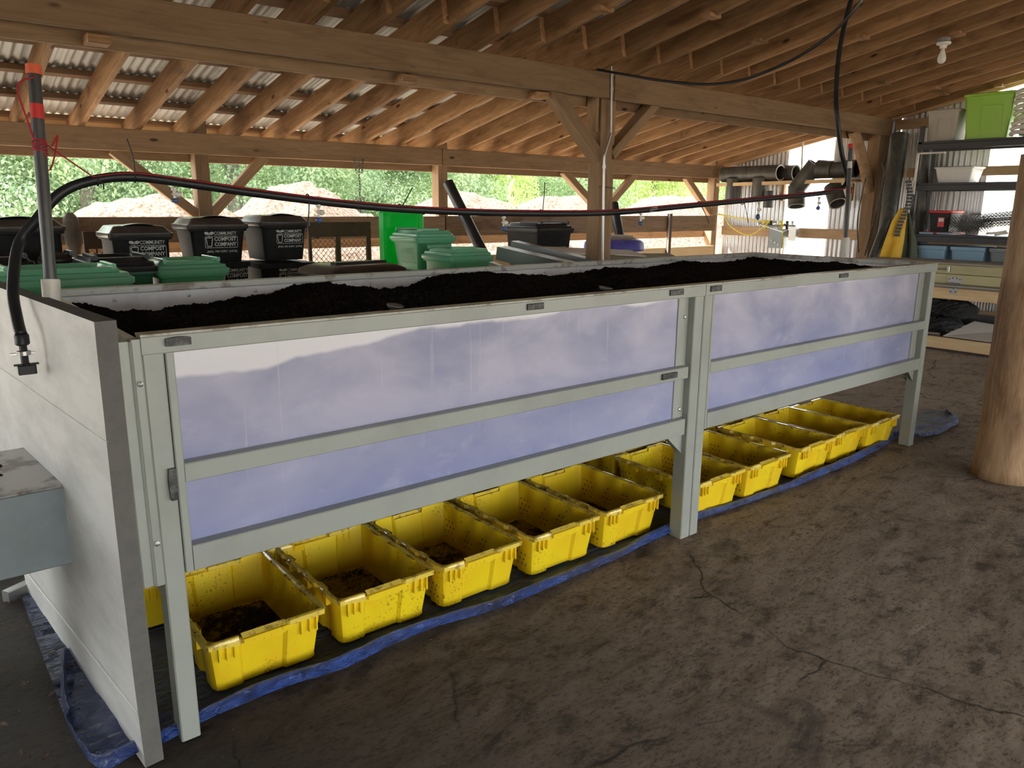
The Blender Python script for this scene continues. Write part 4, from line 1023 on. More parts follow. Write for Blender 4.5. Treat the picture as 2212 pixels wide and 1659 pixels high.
# grey steel channels in a heap
def channel(pa, pc, y0, y1, w, h, mat, label):
    a, c = at(*pa, y=y0), at(*pc, y=y1); d = c-a; L = d.length; b = MB()
    b.cbox(0, L, -w/2, w/2, -.004, .004, .001, 0); o = thing('steel_channel', label, 'channel', a, group='steel channels behind the bed')
    x = d.normalized(); y = Vector((0, 0, 1)).cross(x).normalized(); z = x.cross(y); mm = Matrix((x, y, z)).transposed().to_4x4(); mm.translation = a; o.matrix_world = mm
    obj('web', b, mat, o)
    for s in (-1, 1):
        b = MB(); b.cbox(0, L, s*w/2-.004, s*w/2+.004, -h, .004, .001, 0); obj('flange', b, mat, o)
channel((1085, 533), (1290, 580), 3.6, 2.6, .16, .12, M['greysteel'], 'lower blue-grey steel channel lying behind the bed, left of the post')
channel((1112, 521), (1330, 572), 3.75, 2.75, .14, .09, M['greysteel'], 'upper blue-grey steel channel with a slanted end, left of the post')
channel((1062, 566), (1110, 585), 3.2, 2.8, .05, .04, M['greysteel'], 'short thin grey steel bar right of the low green bin')
a = at(1200, 543, y=3.7); b = MB(); b.add([(0, 0, 0), (1.0, -.35, -.06), (1.0, -.12, -.01), (.02, .30, .04), (0, 0, -.01), (1.0, -.35, -.07), (1.0, -.12, -.02), (.02, .30, .03)], [(0, 1, 2, 3), (7, 6, 5, 4), (0, 4, 5, 1), (1, 5, 6, 2), (2, 6, 7, 3), (3, 7, 4, 0)])
tag(obj('white_sheet', b, M['paperwhite'], loc=a), 'off-white flat sheet lying over the steel channels by the post', 'sheet')
b = MB(); b.cbox(-.8, .9, -.4, .35, 0, .92, .01, 0); p = at(1180, 570, y=3.5)
tag(obj('storage_crate', b, M['rackblack'], loc=(p.x+.1, 3.35, 0)), 'dark crate carrying the heap of steel channels', 'crate')
# dark lid behind post and blue drum
p = at(1212, 536, y=4.4)
p = at(1365, 540, y=4.2); b = MB()
drum = thing('blue_drum', 'blue plastic drum with dusty domed lid right of the big post', 'drum', (p.x, 4.2+.3, 0)); zt = at(1365, 512, y=4.2).z
b.lathe([(.30, 0), (.31, .02), (.31, zt-.16), (.33, zt-.15)], (0, 0, 0), 28); obj('barrel', b, M['blueball'], drum, smooth=40)
b = MB(); b.lathe([(.385, zt-.17), (.39, zt-.16), (.375, zt-.15), (.365, zt-.08), (.34, zt-.05), (.30, zt-.03)], (0, 0, 0), 32); obj('lid_rim', b, M['bluelid'], drum, smooth=40)
b = MB(); b.lathe([(.31, zt-.04), (.24, zt-.012), (.23, zt+.008), (.21, zt+.012), (.002, zt+.012)][::-1], (0, 0, 0), 28); obj('lid_top', b, M['greywood'], drum, smooth=40)['label'] = 'dusty pale lid top'
p = at(1365, 556, y=3.6); b = MB(); b.rings([rrect(1.15, .55, .03, 0), rrect(1.2, .6, .03, .02), rrect(1.1, .5, .03, .05)])
tag(obj('grey_cover', b, M['greywood'], loc=(p.x, 3.75, p.z-.02), rot=(-.05, .02, .05), smooth=30), 'flat dark grey dusty cover in front of the blue drum', 'cover')
b = MB(); b.cbox(-.5, .5, -.25, .25, 0, p.z-.05, .01, 0); tag(obj('storage_crate', b, M['rackblack'], loc=(p.x, 3.75, 0)), 'dark crate supporting the dusty cover, right of the big post', 'crate')
# chain
b = None
ch = thing('hanging_chain', 'thin metal chain hanging from the outer beam, left of the raised green lid', 'chain', at(775, 350, y=B2-.02))
def link():
    b = MB(); b.tube([(.010*math.cos(a), 0, .020*math.sin(a)) for a in [i*math.pi/5 for i in range(11)]], .0035, 5); return b
lm = bpy.data.meshes.new('chain_link'); l_ = link(); lm.from_pydata(l_.v, [], l_.f); lm.materials.append(M['mesh'])
for k in range(18): obj('chain_link', lm, None, ch, loc=(.004*math.sin(k), 0, -.03*k), rot=(0, 0, (k % 2)*1.57))
for s in (-1, 1):
    for k in range(5): obj('chain_link', lm, None, ch, loc=(s*(.05-.004*k), 0, -.03*k+.02), rot=(0, s*.15, (k % 2)*1.57))
# vine hanging from the beam
vb = at(1108, 352, y=5.9); vn = thing('hanging_vine', 'bright green leafy vine dangling from the eave left of the big post', 'vine', vb)
b = MB(); stem = catmull([(0, 0, 0), (-.02, 0, -.12), (.0, 0, -.30), (.03, .0, -.48), (.12, 0, -.66), (.24, 0, -.72)], 5); b.tube(stem, .004, 5); st2 = catmull([(0, 0, -.25), (-.02, 0, -.45), (-.03, 0, -.68)], 4); b.tube(st2, .003, 5); obj('stem', b, M['bark'], vn)
rr = random.Random(4); lf = MB(); lf.add([(0, 0, 0), (.022, .004, -.02), (.030, .003, -.05), (.0, 0, -.10), (-.030, .003, -.05), (-.022, .004, -.02), (0, -.008, -.05)], [(0, 1, 6), (1, 2, 6), (2, 3, 6), (3, 4, 6), (4, 5, 6), (5, 0, 6)])
lme = bpy.data.meshes.new('leaf'); lme.from_pydata(lf.v, [], lf.f); lme.materials.append(M['leaflight'])
for k in range(60):
    q = rr.choice(stem[3:]+st2); s = rr.uniform(.5, 1.1)
    o = obj('leaf', lme, None, vn, loc=(q.x+rr.uniform(-.03, .03), rr.uniform(-.04, .04), q.z+rr.uniform(-.01, .03)), rot=(rr.uniform(-.5, .5), rr.uniform(-.9, .9), rr.uniform(-1, 1))); o.scale = (s, s, s)
# ================================================================ RIGHT WALL
pl = thing('pipe_shelf', 'long wooden shelf on the gable wall carrying black pipe fittings', 'shelf', (9.72, 3.2, 1.955))
member('board', (9.80, 5.30, 1.94), (9.80, 3.15, 1.965), .36, .03, M['girt'], pl)
member('front_strip', (9.61, 5.30, 1.935), (9.61, 3.15, 1.96), .022, .05, M['pine'], pl)
for y in (5.2, 4.35, 3.3): member('bracket', (9.94, y, 1.70), (9.94, y, 1.93), .05, .05, M['girt'], pl, up=(0, 1, 0))
def hollow(mb, a, c, r, n=22):
    a, c = Vector(a), Vector(c); ax = (c-a); L = ax.length; q = Vector((0, 0, 1)).rotation_difference(ax.normalized())
    prof = [(r*.86, L*.3), (r*.86, 0), (r, 0), (r, L*.25), (r*1.0, L), (r*.86, L), (r*.86, L*.7)]
    mb.rings([[a+q @ Vector((rr_*math.cos(2*math.pi*k/n), rr_*math.sin(2*math.pi*k/n), z)) for k in range(n)] for rr_, z in prof])
def fitting(label, segs, r, mat='pipe'):
    c0 = Vector(segs[0][0]); root = thing('pipe_fitting', label, 'pipe fitting', c0, group='black pipe fittings on the wall shelf')
    for a, c in segs:
        b = MB(); hollow(b, Vector(a)-c0, Vector(c)-c0, r); obj('socket', b, M['fit'], root, smooth=40)
        b = MB(); q = (Vector(c)-Vector(a)).normalized(); e = Vector(a)-c0
        qq = Vector((0, 0, 1)).rotation_difference(q); n = 22
        b.rings([[e+qq @ Vector((rr_*math.cos(2*math.pi*k/n), rr_*math.sin(2*math.pi*k/n), z)) for k in range(n)] for rr_, z in ((r*.84, -.001), (r*1.005, -.004))], False, False); obj('cut_edge', b, M['white'] if hash1(e.x+q.y*7) > .35 else M['fit'], root)
M['fit'] = plain('dusty_black_pipe', (.055, .055, .05), .45, 0, (.14, .13, .10), .7, 5)
zS = 1.975; R_ = .115
fitting('long black tee fitting at the left end of the wall shelf', [((9.74, 5.28, zS+R_), (9.74, 4.78, zS+R_)), ((9.70, 5.05, 1.72), (9.70, 5.05, zS+.05))], R_)
fitting('black tee fitting with pale cut rims in the middle of the wall shelf', [((9.70, 4.27, zS+R_), (9.74, 4.78, zS+R_)), ((9.68, 4.58, 1.70), (9.68, 4.58, zS+.05))], R_)
fitting('short black coupling beside the tee, its pale open end showing', [((9.86, 4.12, zS+R_), (9.88, 4.45, zS+R_))], R_*.98)
fitting('black elbow fitting bent down over the shelf edge', [((9.62, 3.92, 1.62), (9.68, 3.98, 1.90)), ((9.66, 3.97, 1.86), (9.72, 3.74, zS+.22)), ((9.72, 3.70, zS+.16), (9.74, 3.50, zS+.14))], R_*1.02)
fitting('large glossy black pipe end at the right of the wall shelf', [((9.74, 3.74, zS+R_+.02), (9.78, 3.18, zS+R_+.03)), ((9.60, 3.30, 1.66), (9.70, 3.45, 1.88))], R_)
fitting('small grey-green coupling hanging under the shelf', [((9.66, 4.40, 1.60), (9.66, 4.40, 1.84))], .075)
# valve manifold and box
vb = at(1678, 487, x=9.9); vm_ = thing('valve_manifold', 'cluster of small brass and plastic valves above the grey control box', 'valves', vb)
rr = random.Random(2)
for i in range(7):
    y = .28-.09*i; b = MB(); b.tube([(0, y, -.06), (0, y, .07)], .022, 8); b.tube([(-.03, y, .02), (-.08, y, .02)], .014, 8); obj('valve', b, [M['galv'], M['yellowhose'], M['black']][i % 3], vm_, smooth=40)
b = MB(); b.tube([(0, .33, 0), (0, -.32, 0)], .016, 10); obj('header_pipe', b, M['galv'], vm_)
p = at(1680, 515, x=9.86); cbx = thing('control_box', 'grey control box with slanted cover on the gable wall', 'control box', p)
b = MB(); b.cbox(-.06, .06, -.12, .12, -.14, .14, .01, 2); obj('case', b, M['greysteel'], cbx)
b = MB(); b.add([(-.10, -.14, .10), (-.10, .26, .20), (.08, .26, .22), (.08, -.14, .14), (-.10, -.14, .09), (-.10, .26, .19), (.08, .26, .21), (.08, -.14, .13)], [(3, 2, 1, 0), (4, 5, 6, 7), (0, 1, 5, 4), (1, 2, 6, 5), (2, 3, 7, 6), (3, 0, 4, 7)]); obj('cover', b, M['wallmetal'], cbx)
for i in range(3):
    b = MB(); b.lathe([(.016, 0), (.016, .008), (.002, .01)], (-.06, .06-.06*i, -.03-.03*i), 10, axis=(-1, 0, 0)); obj('knob', b, M['white'], cbx)
b = MB(); hx = 9.78
b.tube(catmull([at(1548, 462, x=9.70), at(1570, 466, x=hx), at(1620, 475, x=hx), at(1660, 478, x=hx)], 5), .010, 6)
b.tube(catmull([at(1565, 465, x=hx), at(1580, 490, x=hx), at(1618, 508, x=hx), at(1650, 490, x=hx), at(1665, 474, x=hx)], 5), .010, 6)
b.tube(catmull([at(1690, 492, x=hx), at(1692, 530, x=hx), at(1689, 560, x=hx)], 5), .008, 6)
tag(obj('yellow_hose', b, M['yellowhose'], smooth=True), 'thin yellow hose looping from the corner post to the valves', 'hose')
p = at(1714, 505, x=9.86); b = MB(); b.cbox(-.05, .05, -.06, .06, -.10, .10, .01, 2); tag(obj('junction_box', b, M['galv'], loc=p), 'small metal junction box right of the grey control box', 'junction box')
b = MB(); b.tube(catmull([at(1745, 292, x=9.9), at(1735, 305, x=9.9), at(1732, 360, x=9.9), at(1728, 395, x=9.9)], 5), .012, 8); tag(obj('white_cable', b, M['white'], smooth=True), 'white cable dropping from the end rafter to the wall shelf', 'cable')
b = MB(); b.tube(catmull([at(1855, 545, x=9.6), at(1852, 480, x=9.6), at(1862, 420, x=9.6), at(1870, 385, x=9.6)], 5), .008, 6); b.tube(catmull([at(1868, 552, x=9.5), at(1895, 450, x=9.5), at(1910, 380, x=9.5), at(1905, 350, x=9.5)], 5), .010, 6)
tag(obj('power_cable', b, M['dark'], smooth=True), 'dark cords hanging beside the right end post', 'cord')
# leaning rolls, cloths
def cyl(name, label, cat, pa, xa, pc, xc, r, mat, n=18, group=None):
    a, c = at(*pa, x=xa), at(*pc, x=xc); b = MB(); b.tube([a, c], r, n); return tag(obj(name, b, M[mat], smooth=40), label, cat, group)
cyl('black_roll', 'tall thick black pipe leaning beside the right end post', 'pipe', (1945, 290), 9.75, (1895, 640), 9.3, .10, 'fit', group='black pipes leaning by the shelving')
cyl('black_roll', 'tall black pipe leaning behind the shelving upright', 'pipe', (2000, 320), 9.81, (1985, 590), 9.72, .085, 'fit', group='black pipes leaning by the shelving')
cyl('black_roll', 'short grey-black pipe slanting beside the yellow cloth', 'pipe', (1915, 475), 9.35, (1868, 600), 9.0, .045, 'fit', group='black pipes leaning by the shelving')
cyl('pvc_rod', 'thin pale rod leaning behind the thick black pipe', 'rod', (1968, 300), 9.9, (1935, 520), 9.8, .012, 'white')
def drape(name, label, outline, x, mat, th=.03, cat='cloth'):
    top = [at(px, py, x=x) for px, py in outline]; n = len(top)//2
    L, Rr = top[:n], top[n:][::-1]; b = MB(); k = 12
    def fn(u, v):
        i = v*(n-1); j = min(int(i), n-2); l = L[j].lerp(L[j+1], i-j); r = Rr[j].lerp(Rr[j+1], i-j); p = l.lerp(r, u)
        return (p.x-th*math.sin(u*9+v*1.3)*(.2+v)-.02*v, p.y, p.z)
    b.grid(fn, 26, 20); o = obj(name, b, M[mat], smooth=True); md = o.modifiers.new('s', 'SOLIDIFY'); md.thickness = .008
    return tag(o, label, cat)
drape('yellow_apron', 'bright yellow oilcloth hanging left of the shelving', [(1945, 450), (1928, 480), (1915, 520), (1902, 560), (1945, 560), (1953, 520), (1958, 480), (1962, 450)], 9.2, 'yellowcloth')
drape('olive_apron', 'dark olive waterproof hanging right of the yellow oilcloth', [(1957, 460), (1953, 490), (1948, 530), (1945, 560), (1982, 560), (1980, 520), (1972, 490), (1966, 460)], 9.3, 'olive')
b = MB()
for i in range(17):
    a = at(1962-i*1.0+8*math.sin(i*.3), 392+i*7.2, x=9.16); b.cbox(a.x-.004, a.x+.004, a.y-.035, a.y+.035, a.z-.019, a.z+.012, .001, 1)
tag(obj('track_strap', b, M['dark'], smooth=False), 'black ladder-like plastic strap hanging over the yellow oilcloth', 'strap')
# shelving
sx0, sx1 = 9.30, 9.75; ys0, ys1 = .05, 2.20
rack = thing('shelving_unit', 'black steel shelving unit against the gable wall', 'shelving', (sx0, ys0, 0))
for x in (sx0, sx1-.04):
    for y in (0, ys1-ys0-.05):
        b = MB(); b.cbox(x-sx0, x-sx0+.04, y, y+.05, 0, 2.56, .004, 2)
        obj('upright', b, M['rackblack'], rack)
        b = MB()
        for k in range(24): b.box(x-sx0-.001, x-sx0, y+.020, y+.030, .4+k*.09, .44+k*.09)
        o = obj('slots', b, M['dark'], rack); o['kind'] = 'stuff'
for z in (.35, .84, 1.30, 1.90, 2.375):
    b = MB(); b.cbox(0, sx1-sx0, .0, ys1-ys0, z-.025, z, .002, 1); obj('deck', b, M['rackblack'], rack)
    for x in (0, sx1-sx0-.03):
        b = MB(); b.cbox(x-.004, x+.03, .0, ys1-ys0, z-.09, z-.026, .003, 1); obj('beam', b, M['rackblack'], rack)
def tote(label, ya, yb, z0, z1, mat, lidm=None, x0=9.34, x1=9.72, name='storage_tote', lidh=.03, grp=None, panel=True):
    w, d = ya-yb, x1-x0; root = thing(name, label, 'tote', ((x0+x1)/2, (ya+yb)/2, z0), group=grp); h = z1-z0
    b = MB(); b.rings([rrect(d*.80, w*.80, .03, 0), rrect(d*.95, w*.95, .03, h-lidh-.005), rrect(d*.99, w*.99, .03, h-lidh)]); obj('tub', b, M[mat], root, smooth=35)
    b = MB(); b.rings([rrect(d, w, .03, h-lidh), rrect(d+.01, w+.01, .03, h-lidh*.6), rrect(d+.01, w+.01, .03, h-.008), rrect(d*.96, w*.96, .03, h)]); obj('lid', b, M[lidm or mat], root, smooth=35)
    if panel:
        b = MB(); xo = lambda z: -d*.5*(.80+.15*z/(h-lidh)); p0 = h*.15; p1 = h*.72
        for s in (-.30, .12): b.add([(xo(p0)-.004, w*s, p0), (xo(p0)-.004, w*(s+.02), p0), (xo(p1)-.004, w*(s+.02), p1), (xo(p1)-.004, w*s, p1)], [(0, 3, 2, 1)])
        b.add([(xo(p1)-.004, w*-.30, p1-.006), (xo(p1)-.004, w*.14, p1-.006), (xo(p1)-.004, w*.14, p1), (xo(p1)-.004, w*-.30, p1)], [(0, 3, 2, 1)]); obj('moulding', b, M[mat], root)
    return root
tote('grey lidded tote on the top shelf, left of the lime green one', 2.16, 1.80, 2.378, 2.735, 'greytote')
tote('lime green tote on the top shelf', 1.77, 1.24, 2.378, 2.875, 'lime')
tote('clear plastic tub on the second shelf from the top', 2.00, 1.57, 1.903, 2.085, 'clear', lidh=.02, panel=False)
rt = tote('black tote with red lid and red label on the third shelf', 2.00, 1.74, 1.33, 1.58, 'black', 'red', lidh=.03, panel=False)
b = MB(); b.box(-.182, -.178, -.065, .01, .06, .17); obj('label', b, M['red'], rt)
b = MB(); b.box(-.184, -.181, -.055, .0, .12, .16); obj('label_print', b, M['tape'], rt)
b = MB(); b.cbox(-.20, .18, -.17, .16, -.028, .0, .006, 1); o = obj('red_base', b, M['red'], rt)
tote('blue tote low on the shelving, left one', 2.08, 1.75, .845, 1.17, 'bluetote', x0=9.34, lidh=.05, grp='blue totes on the low shelf')
tote('blue tote low on the shelving, right one', 1.70, 1.32, .845, 1.17, 'bluetote', x0=9.34, lidh=.05, grp='blue totes on the low shelf')
tote('grey-green tote low on the shelving, beside the log post', 1.28, .85, .845, 1.17, 'greysteel', x0=9.34, lidh=.05)
for i, (y, w) in enumerate(((1.98, .17), (1.78, .17))):
    b = MB(); b.rings([rrect(.25, w*.9, .02, 0), rrect(.27, w, .02, .022)]); tag(obj('food_tray', b, M['bluetote'], loc=(9.42 if i else 9.42, y, 1.302), smooth=30), ['flat blue tray under the red-lidded tote, left', 'flat blue tray under the red-lidded tote, right'][i], 'tray')
# wire mesh rolls
def wireroll(c, r, L, ax, label):
    root = thing('wire_roll', label, 'wire roll', c); b = MB(); n = 22; m_ = int(L/.022)
    q = Vector((0, 0, 1)).rotation_difference(Vector(ax).normalized())
    for layer in (1.0, .8, .55, .3):
        for j in range(m_):
            for k in range(n):
                z = j*.022-L/2
                for s in (-1, 1):
                    a0 = 2*math.pi*(k+.5*(j % 2))/n; a1 = a0+s*math.pi/n
                    p0 = q @ Vector((r*layer*math.cos(a0), r*layer*math.sin(a0), z)); p1 = q @ Vector((r*layer*math.cos(a1), r*layer*math.sin(a1), z+.022)); t = q @ Vector((0, 0, .0045))
                    b.add([p0-t, p0+t, p1+t, p1-t], [(0, 1, 2, 3)])
    o = obj('wire_netting', b, M['mesh'], root); o['kind'] = 'stuff'
wireroll((9.46, 1.55, 1.42), .11, .42, (1, -.5, 0), 'dark roll of wire netting on the third shelf, nearest the front')
wireroll((9.62, 1.36, 1.48), .10, .62, (.3, 1, -.1), 'lighter roll of wire netting lying behind the dark one')
b = MB(); rr = random.Random(8)
for k in range(9):
    z0 = 2.40+k*.055; b.tube(catmull([(9.40+rr.uniform(-.05, .05), 1.24, z0), (9.36, 1.15+rr.uniform(-.03, .03), z0+.03), (9.42, .86, z0), (9.55, .8, z0+.02), (9.62, 1.0, z0), (9.5, 1.2, z0+.02)], 4), .024, 8)
tag(obj('rope_bundle', b, M['white'], smooth=True), 'bundle of off-white rope on the top shelf beside the log post', 'rope')
b = MB(); rr = random.Random(9)
b.tube(catmull([(9.32, 1.12, 1.36), (9.27, 1.20, 1.34), (9.26, 1.30, 1.33)], 3), .014, 8); b.tube(catmull([(9.32, 1.10, 1.34), (9.27, 1.22, 1.315)], 3), .012, 8)
tag(obj('hose_end', b, M['white'], smooth=True), 'pale tube ends sticking out of the third shelf', 'tube')
b = MB(); q0 = at(1984, 330, x=9.22); b.cbox(q0.x-.01, q0.x+.01, q0.y-.012, q0.y+.012, q0.z-.48, q0.z, .002, 2); b.cbox(q0.x-.01, q0.x+.01, q0.y-.30, q0.y, q0.z-.02, q0.z, .002, 1)
tag(obj('plastic_bracket', b, M['white']), 'thin white angle frame hanging on the shelving upright', 'bracket')
# chest
cx0, cy0, cy1 = 8.80, -.60, 2.42
chest = thing('wooden_chest', 'long raised wooden chest with metal hinges, right of the bed', 'chest', (cx0, cy0, 0)); L = cy1-cy0
def cb_(name, x0, x1, y0, y1, z0, z1, mat, lab=None):
    d = (x1-x0, y1-y0, z1-z0); b = MB()
    ax = d.index(max(d)); q = MB().cbox(0, d[ax], 0, d[(ax+1) % 3], 0, d[(ax+2) % 3], .004, 0)
    o = obj(name, q, M[mat], chest)
    rot = {0: Matrix.Identity(3), 1: Matrix(((0, 0, 1), (1, 0, 0), (0, 1, 0))), 2: Matrix(((0, 1, 0), (0, 0, 1), (1, 0, 0)))}[ax]
    mm = rot.to_4x4(); mm.translation = (x0, y0, z0); o.matrix_local = mm
    if lab: o['label'] = lab
    return o
for i in range(4): cb_('top_board', i*.135, i*.135+.132, 0, L, .985, 1.01+.003*(i % 2), 'greywood', 'weathered grey top board')
cb_('front_board', -.0, .03, 0, L, .885, .983, 'treated'); cb_('front_board', -.0, .03, 0, L, .775, .880, 'treated'); cb_('front_board', -.0, .03, 0, L, .60, .725, 'pine')
cb_('back_board', .50, .53, 0, L, .60, .98, 'pine'); cb_('side_board', .03, .50, 0, .03, .60, .98, 'pine'); cb_('side_board', .03, .50, L-.03, L, .60, .98, 'pine'); cb_('bottom_board', .03, .50, .03, L-.03, .60, .63, 'pine')
cb_('base_board', -.0, .035, 0, L, .03, .16, 'pine'); cb_('base_deck', .035, .53, 0, L, .12, .16, 'greywood')
for y in (.02, L-.12): cb_('leg', .04, .13, y, y+.09, .0, .60, 'pine'); cb_('leg', .42, .51, y, y+.09, .0, .60, 'pine')
b = MB(); b.tube([(-.012, 0, .75), (-.012, L, .75)], .022, 14); obj('pipe_rail', b, M['galv'], chest, smooth=40)
hy_ = at(2062, 610, x=cx0).y-cy0
b = MB(); b.cbox(-.008, -.001, hy_-.075, hy_+.075, .79, .855, .001, 1); b.add([(-.008, hy_-.055, .785), (-.008, hy_+.055, .785), (-.008, hy_+.04, .665), (-.008, hy_-.04, .665), (-.003, hy_-.055, .785), (-.003, hy_+.055, .785), (-.003, hy_+.04, .665), (-.003, hy_-.04, .665)], [(0, 3, 2, 1), (0, 1, 5, 4), (2, 3, 7, 6), (1, 2, 6, 5), (3, 0, 4, 7)])
b.tube([(-.034, hy_-.06, .785), (-.034, hy_+.06, .785)], .010, 8); obj('hinge', b, M['galv'], chest)
b = MB()
for yq, zq in ((-.055, .83), (-.02, .84), (.02, .84), (.055, .83), (-.03, .76), (.035, .755), (0, .725), (-.025, .69), (.025, .69)): b.lathe([(.008, 0), (.006, .003)], (-.0085, hy_+yq, zq), 8, axis=(-1, 0, 0))
o = obj('screws', b, M['dark'], chest); o['kind'] = 'stuff'
ly = at(2050, 573, x=cx0).y-cy0; b = MB(); b.tube([(-.02, ly-.0, .935), (-.02, ly+.13, .935)], .010, 8); b.cbox(-.028, -.001, ly-.02, ly+.01, .91, .965, .003, 2); obj('latch', b, M['galv'], chest)
# plastic film bundles in the chest's gap
def bundle(y0, y1, z0, z1, x0, x1, seed, label):
    b = MB(); n = 110; m_ = 44; rg = []
    for j in range(n+1):
        t = j/n; y = y0+(y1-y0)*t; e = min(1, t*6, (1-t)*6)**.5+.02; g = []
        for k in range(m_):
            a = 2*math.pi*k/m_; q = (1+.5*fbm(math.cos(a)*2+seed, t*12+math.sin(a)*2, 3, seed)+.28*abs(fbm(math.cos(a)*5+seed, t*34+math.sin(a)*6, 3, seed+3))*2)
            g.append(((x0+x1)/2+(x1-x0)/2*q*e*math.cos(a), y, max(z0, (z0+z1)/2+(z1-z0)/2*q*e*math.sin(a))))
        rg.append(g)
    b.rings(rg); tag(obj('film_bundle', b, M['foil'], smooth=25), label, 'plastic film', 'crumpled black film under the chest')
bundle(1.18, 2.2, .37, .57, 8.86, 9.20, 1, 'crumpled shiny black plastic film under the chest, upper roll')
bundle(1.32, 2.2, .21, .37, 8.84, 9.22, 5, 'crumpled shiny black plastic film under the chest, lower roll')
b = MB(); b.add([(8.85, 1.45, .175), (8.83, .80, .175), (9.2, .75, .30), (9.15, 1.25, .34), (8.85, 1.45, .17), (8.83, .80, .17), (9.2, .75, .165), (9.15, 1.25, .165)], [(0, 3, 2, 1), (0, 1, 5, 4), (1, 2, 6, 5), (2, 3, 7, 6), (3, 0, 4, 7)])
tag(obj('pale_sheet', b, M['paperwhite']), 'pale fabric sheet lying on the base of the chest beside the log post', 'sheet')
b = MB(); b.tube([(8.88, 2.3, .185), (8.87, 1.5, .182)], .018, 10); tag(obj('pvc_rod', b, M['galv']), 'pale pipe lying on the base of the chest', 'pipe')
# green bin sliver at the right edge
b = MB(); b.rings([rrect(.34, .34, .03, 0), rrect(.38, .38, .03, .34), rrect(.42, .42, .03, .36)])
p = at(2226, 1005, z=.02); tag(obj('green_tub', b, M['green'], loc=(p.x+.30, p.y-.10, 0), smooth=30), 'green tub mostly hidden behind the log post at the right edge', 'tub')
# ================================================================ OUTDOORS
def pile(cx, cy, rx, ry, h, seed, label):
    def fn(u, v):
        x = (u-.5)*2; y = (v-.5)*2; r = math.hypot(x, y); z = h*max(0, 1-r**1.7)
        z += (.55*fbm(x*3+seed, y*3, 4, seed)+.10*fbm(x*20, y*20, 2, seed))*min(1, z*1.5)*h*.6
        return (x*rx, y*ry, max(-.06, z-.06))
    o = obj('wood_chip_pile', MB().grid(fn, 110, 60), M['chips'], loc=(cx, cy, 0)); tag(o, label, 'wood chip pile', 'wood chip piles in the yard', 'thing')
def far(px, py, Y): return at(px, py, y=Y)
p = far(330, 425, 14); pile(p.x, 14, 3.2, 3.0, p.z+.10, 1, 'bright wood chip pile behind the left braces, leftmost')
p = far(640, 425, 15); pile(p.x, 15, 3.0, 3.0, p.z+.30, 2, 'bright wood chip pile left of the raised green lid')
p = far(1010, 440, 16); pile(p.x, 16, 4.2, 3.0, p.z+.32, 3, 'bright wood chip pile left of the big post')
p = far(1230, 440, 17); pile(p.x, 17, 4, 3.0, p.z+.40, 6, 'bright wood chip pile partly behind the big post')
p = far(1470, 440, 14); pile(p.x, 14, 5.0, 3.5, p.z+.35, 7, 'brownish wood chip pile right of the big post')
# fence far left
fn_ = thing('far_fence', 'low pale fence across the yard at the far left', 'fence', (-6, 38, 0))
for k in range(14):
    b = MB(); b.cbox(-.05, .05, -.05, .05, -.1, .85, .01, 2); obj('post', b, M['white'], fn_, loc=(k*1.3, 0, 0))
b = MB(); b.cbox(0, 17, -.02, .02, .40, .48, .01, 0); b2_ = MB(); obj('rail', b, M['white'], fn_)
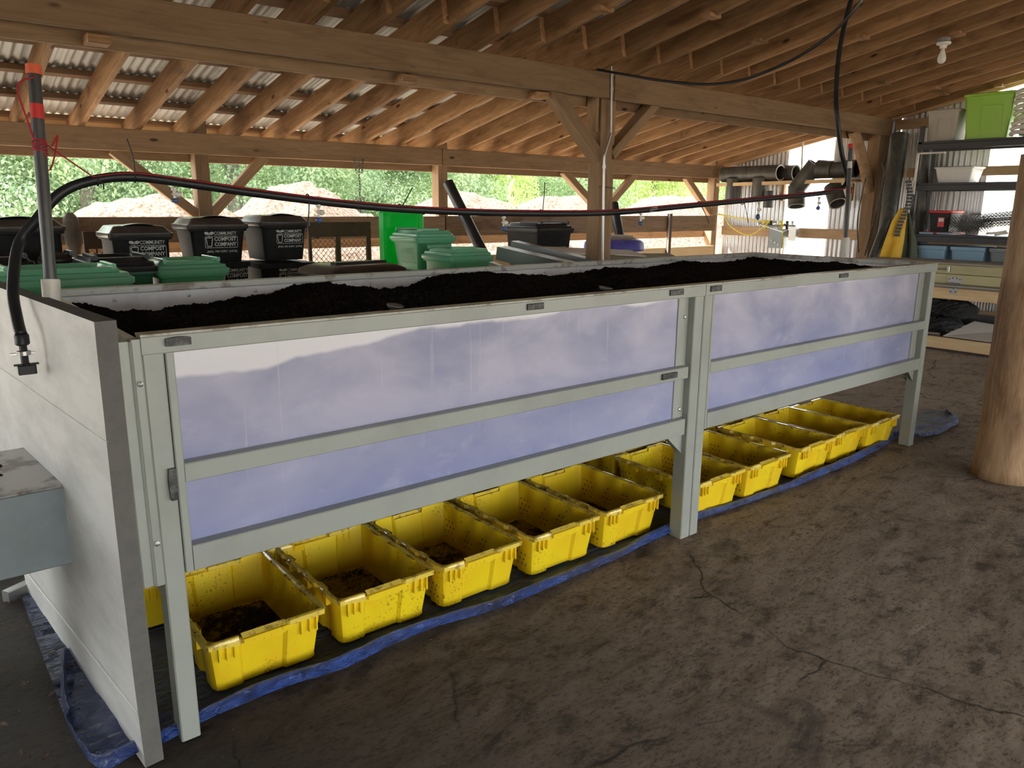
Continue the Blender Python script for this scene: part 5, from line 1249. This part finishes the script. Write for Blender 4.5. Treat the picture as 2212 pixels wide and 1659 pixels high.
# trees
def crown_mesh(seed, n, rx, rz_, z0, mat, ls=.20):
    r = random.Random(seed); b = MB()
    blobs = [(r.uniform(-.75, .75)*rx, r.uniform(-.6, .6)*rx, z0+r.uniform(0, 1)*rz_, r.uniform(.55, 1.2)*rx*.42) for _ in range(34)]
    for _ in range(n):
        bx, by, bz, br = r.choice(blobs)
        v = Vector((r.gauss(0, 1), r.gauss(0, 1), r.gauss(0, .8))).normalized()*br*(r.random()**.4)
        c = Vector((bx, by, bz))+v; s = ls*r.uniform(.5, 1.3)
        nrm = (v.normalized()+Vector((r.uniform(-1, 1), r.uniform(-1, 1), r.uniform(-.3, 1)))).normalized(); t = nrm.orthogonal().normalized(); t = Quaternion(nrm, r.random()*6.28) @ t; w = nrm.cross(t)
        b.add([c-t*s, c-w*s*.5+nrm*s*.1, c+t*s, c+w*s*.5+nrm*s*.1], [(0, 1, 2, 3)])
    me = bpy.data.meshes.new('crown'); me.from_pydata(b.v, [], b.f); me.materials.append(M[mat]); return me
cms = [crown_mesh(1, 44000, 3.4, 6, .4, 'leaf', .062), crown_mesh(2, 44000, 3.0, 6, .5, 'leaf', .066), crown_mesh(3, 40000, 3.0, 5, .2, 'leaflight', .06)]
def trunkmesh(h, r):
    b = MB(); b.tube([(0, 0, -.1), (.05, .02, h*.3), (-.05, .05, h*.65), (.02, 0, h)], r, 10, rs=[r*1.2, r, r*.75, r*.35]); 
    me = bpy.data.meshes.new('trunk'); me.from_pydata(b.v, [], b.f); me.materials.append(M['bark']); return me
tm = trunkmesh(9, .20)
rr = random.Random(21); k = 0
rows = [(26, 11, -5, 41, 5.2), (32, 11, -7, 50, 5.4), (39, 12, -9, 60, 6)]
for Y, n, x0, x1, _ in rows:
    for i in range(n):
        x = x0+(x1-x0)*(i+.5)/n+rr.uniform(-.8, .8); y = Y+rr.uniform(-1.5, 1.5); ci = 2 if (Y == 26 and (i > 5 and i % 2 == 0)) else rr.choice((0, 1))
        tr_ = thing('tree', 'x', 'tree', (x, y, 0), rr.random()*6.28)
        s = rr.uniform(.9, 1.2); tr_.scale = (s, s, s)
        o = obj('crown', cms[ci], None, tr_); o['kind'] = 'stuff'; obj('trunk', tm, None, tr_, smooth=False)
        ords = ['first', 'second', 'third', 'fourth', 'fifth', 'sixth', 'seventh', 'eighth', 'ninth', 'tenth', 'eleventh', 'twelfth']
        tr_['label'] = '%s leafy tree beyond the yard, %s from the left in the %s row' % (['green', 'dense green', 'light green'][ci], ords[i], {26: 'front', 32: 'middle', 39: 'rear'}[Y])
        tr_['group'] = 'trees at the edge of the yard'
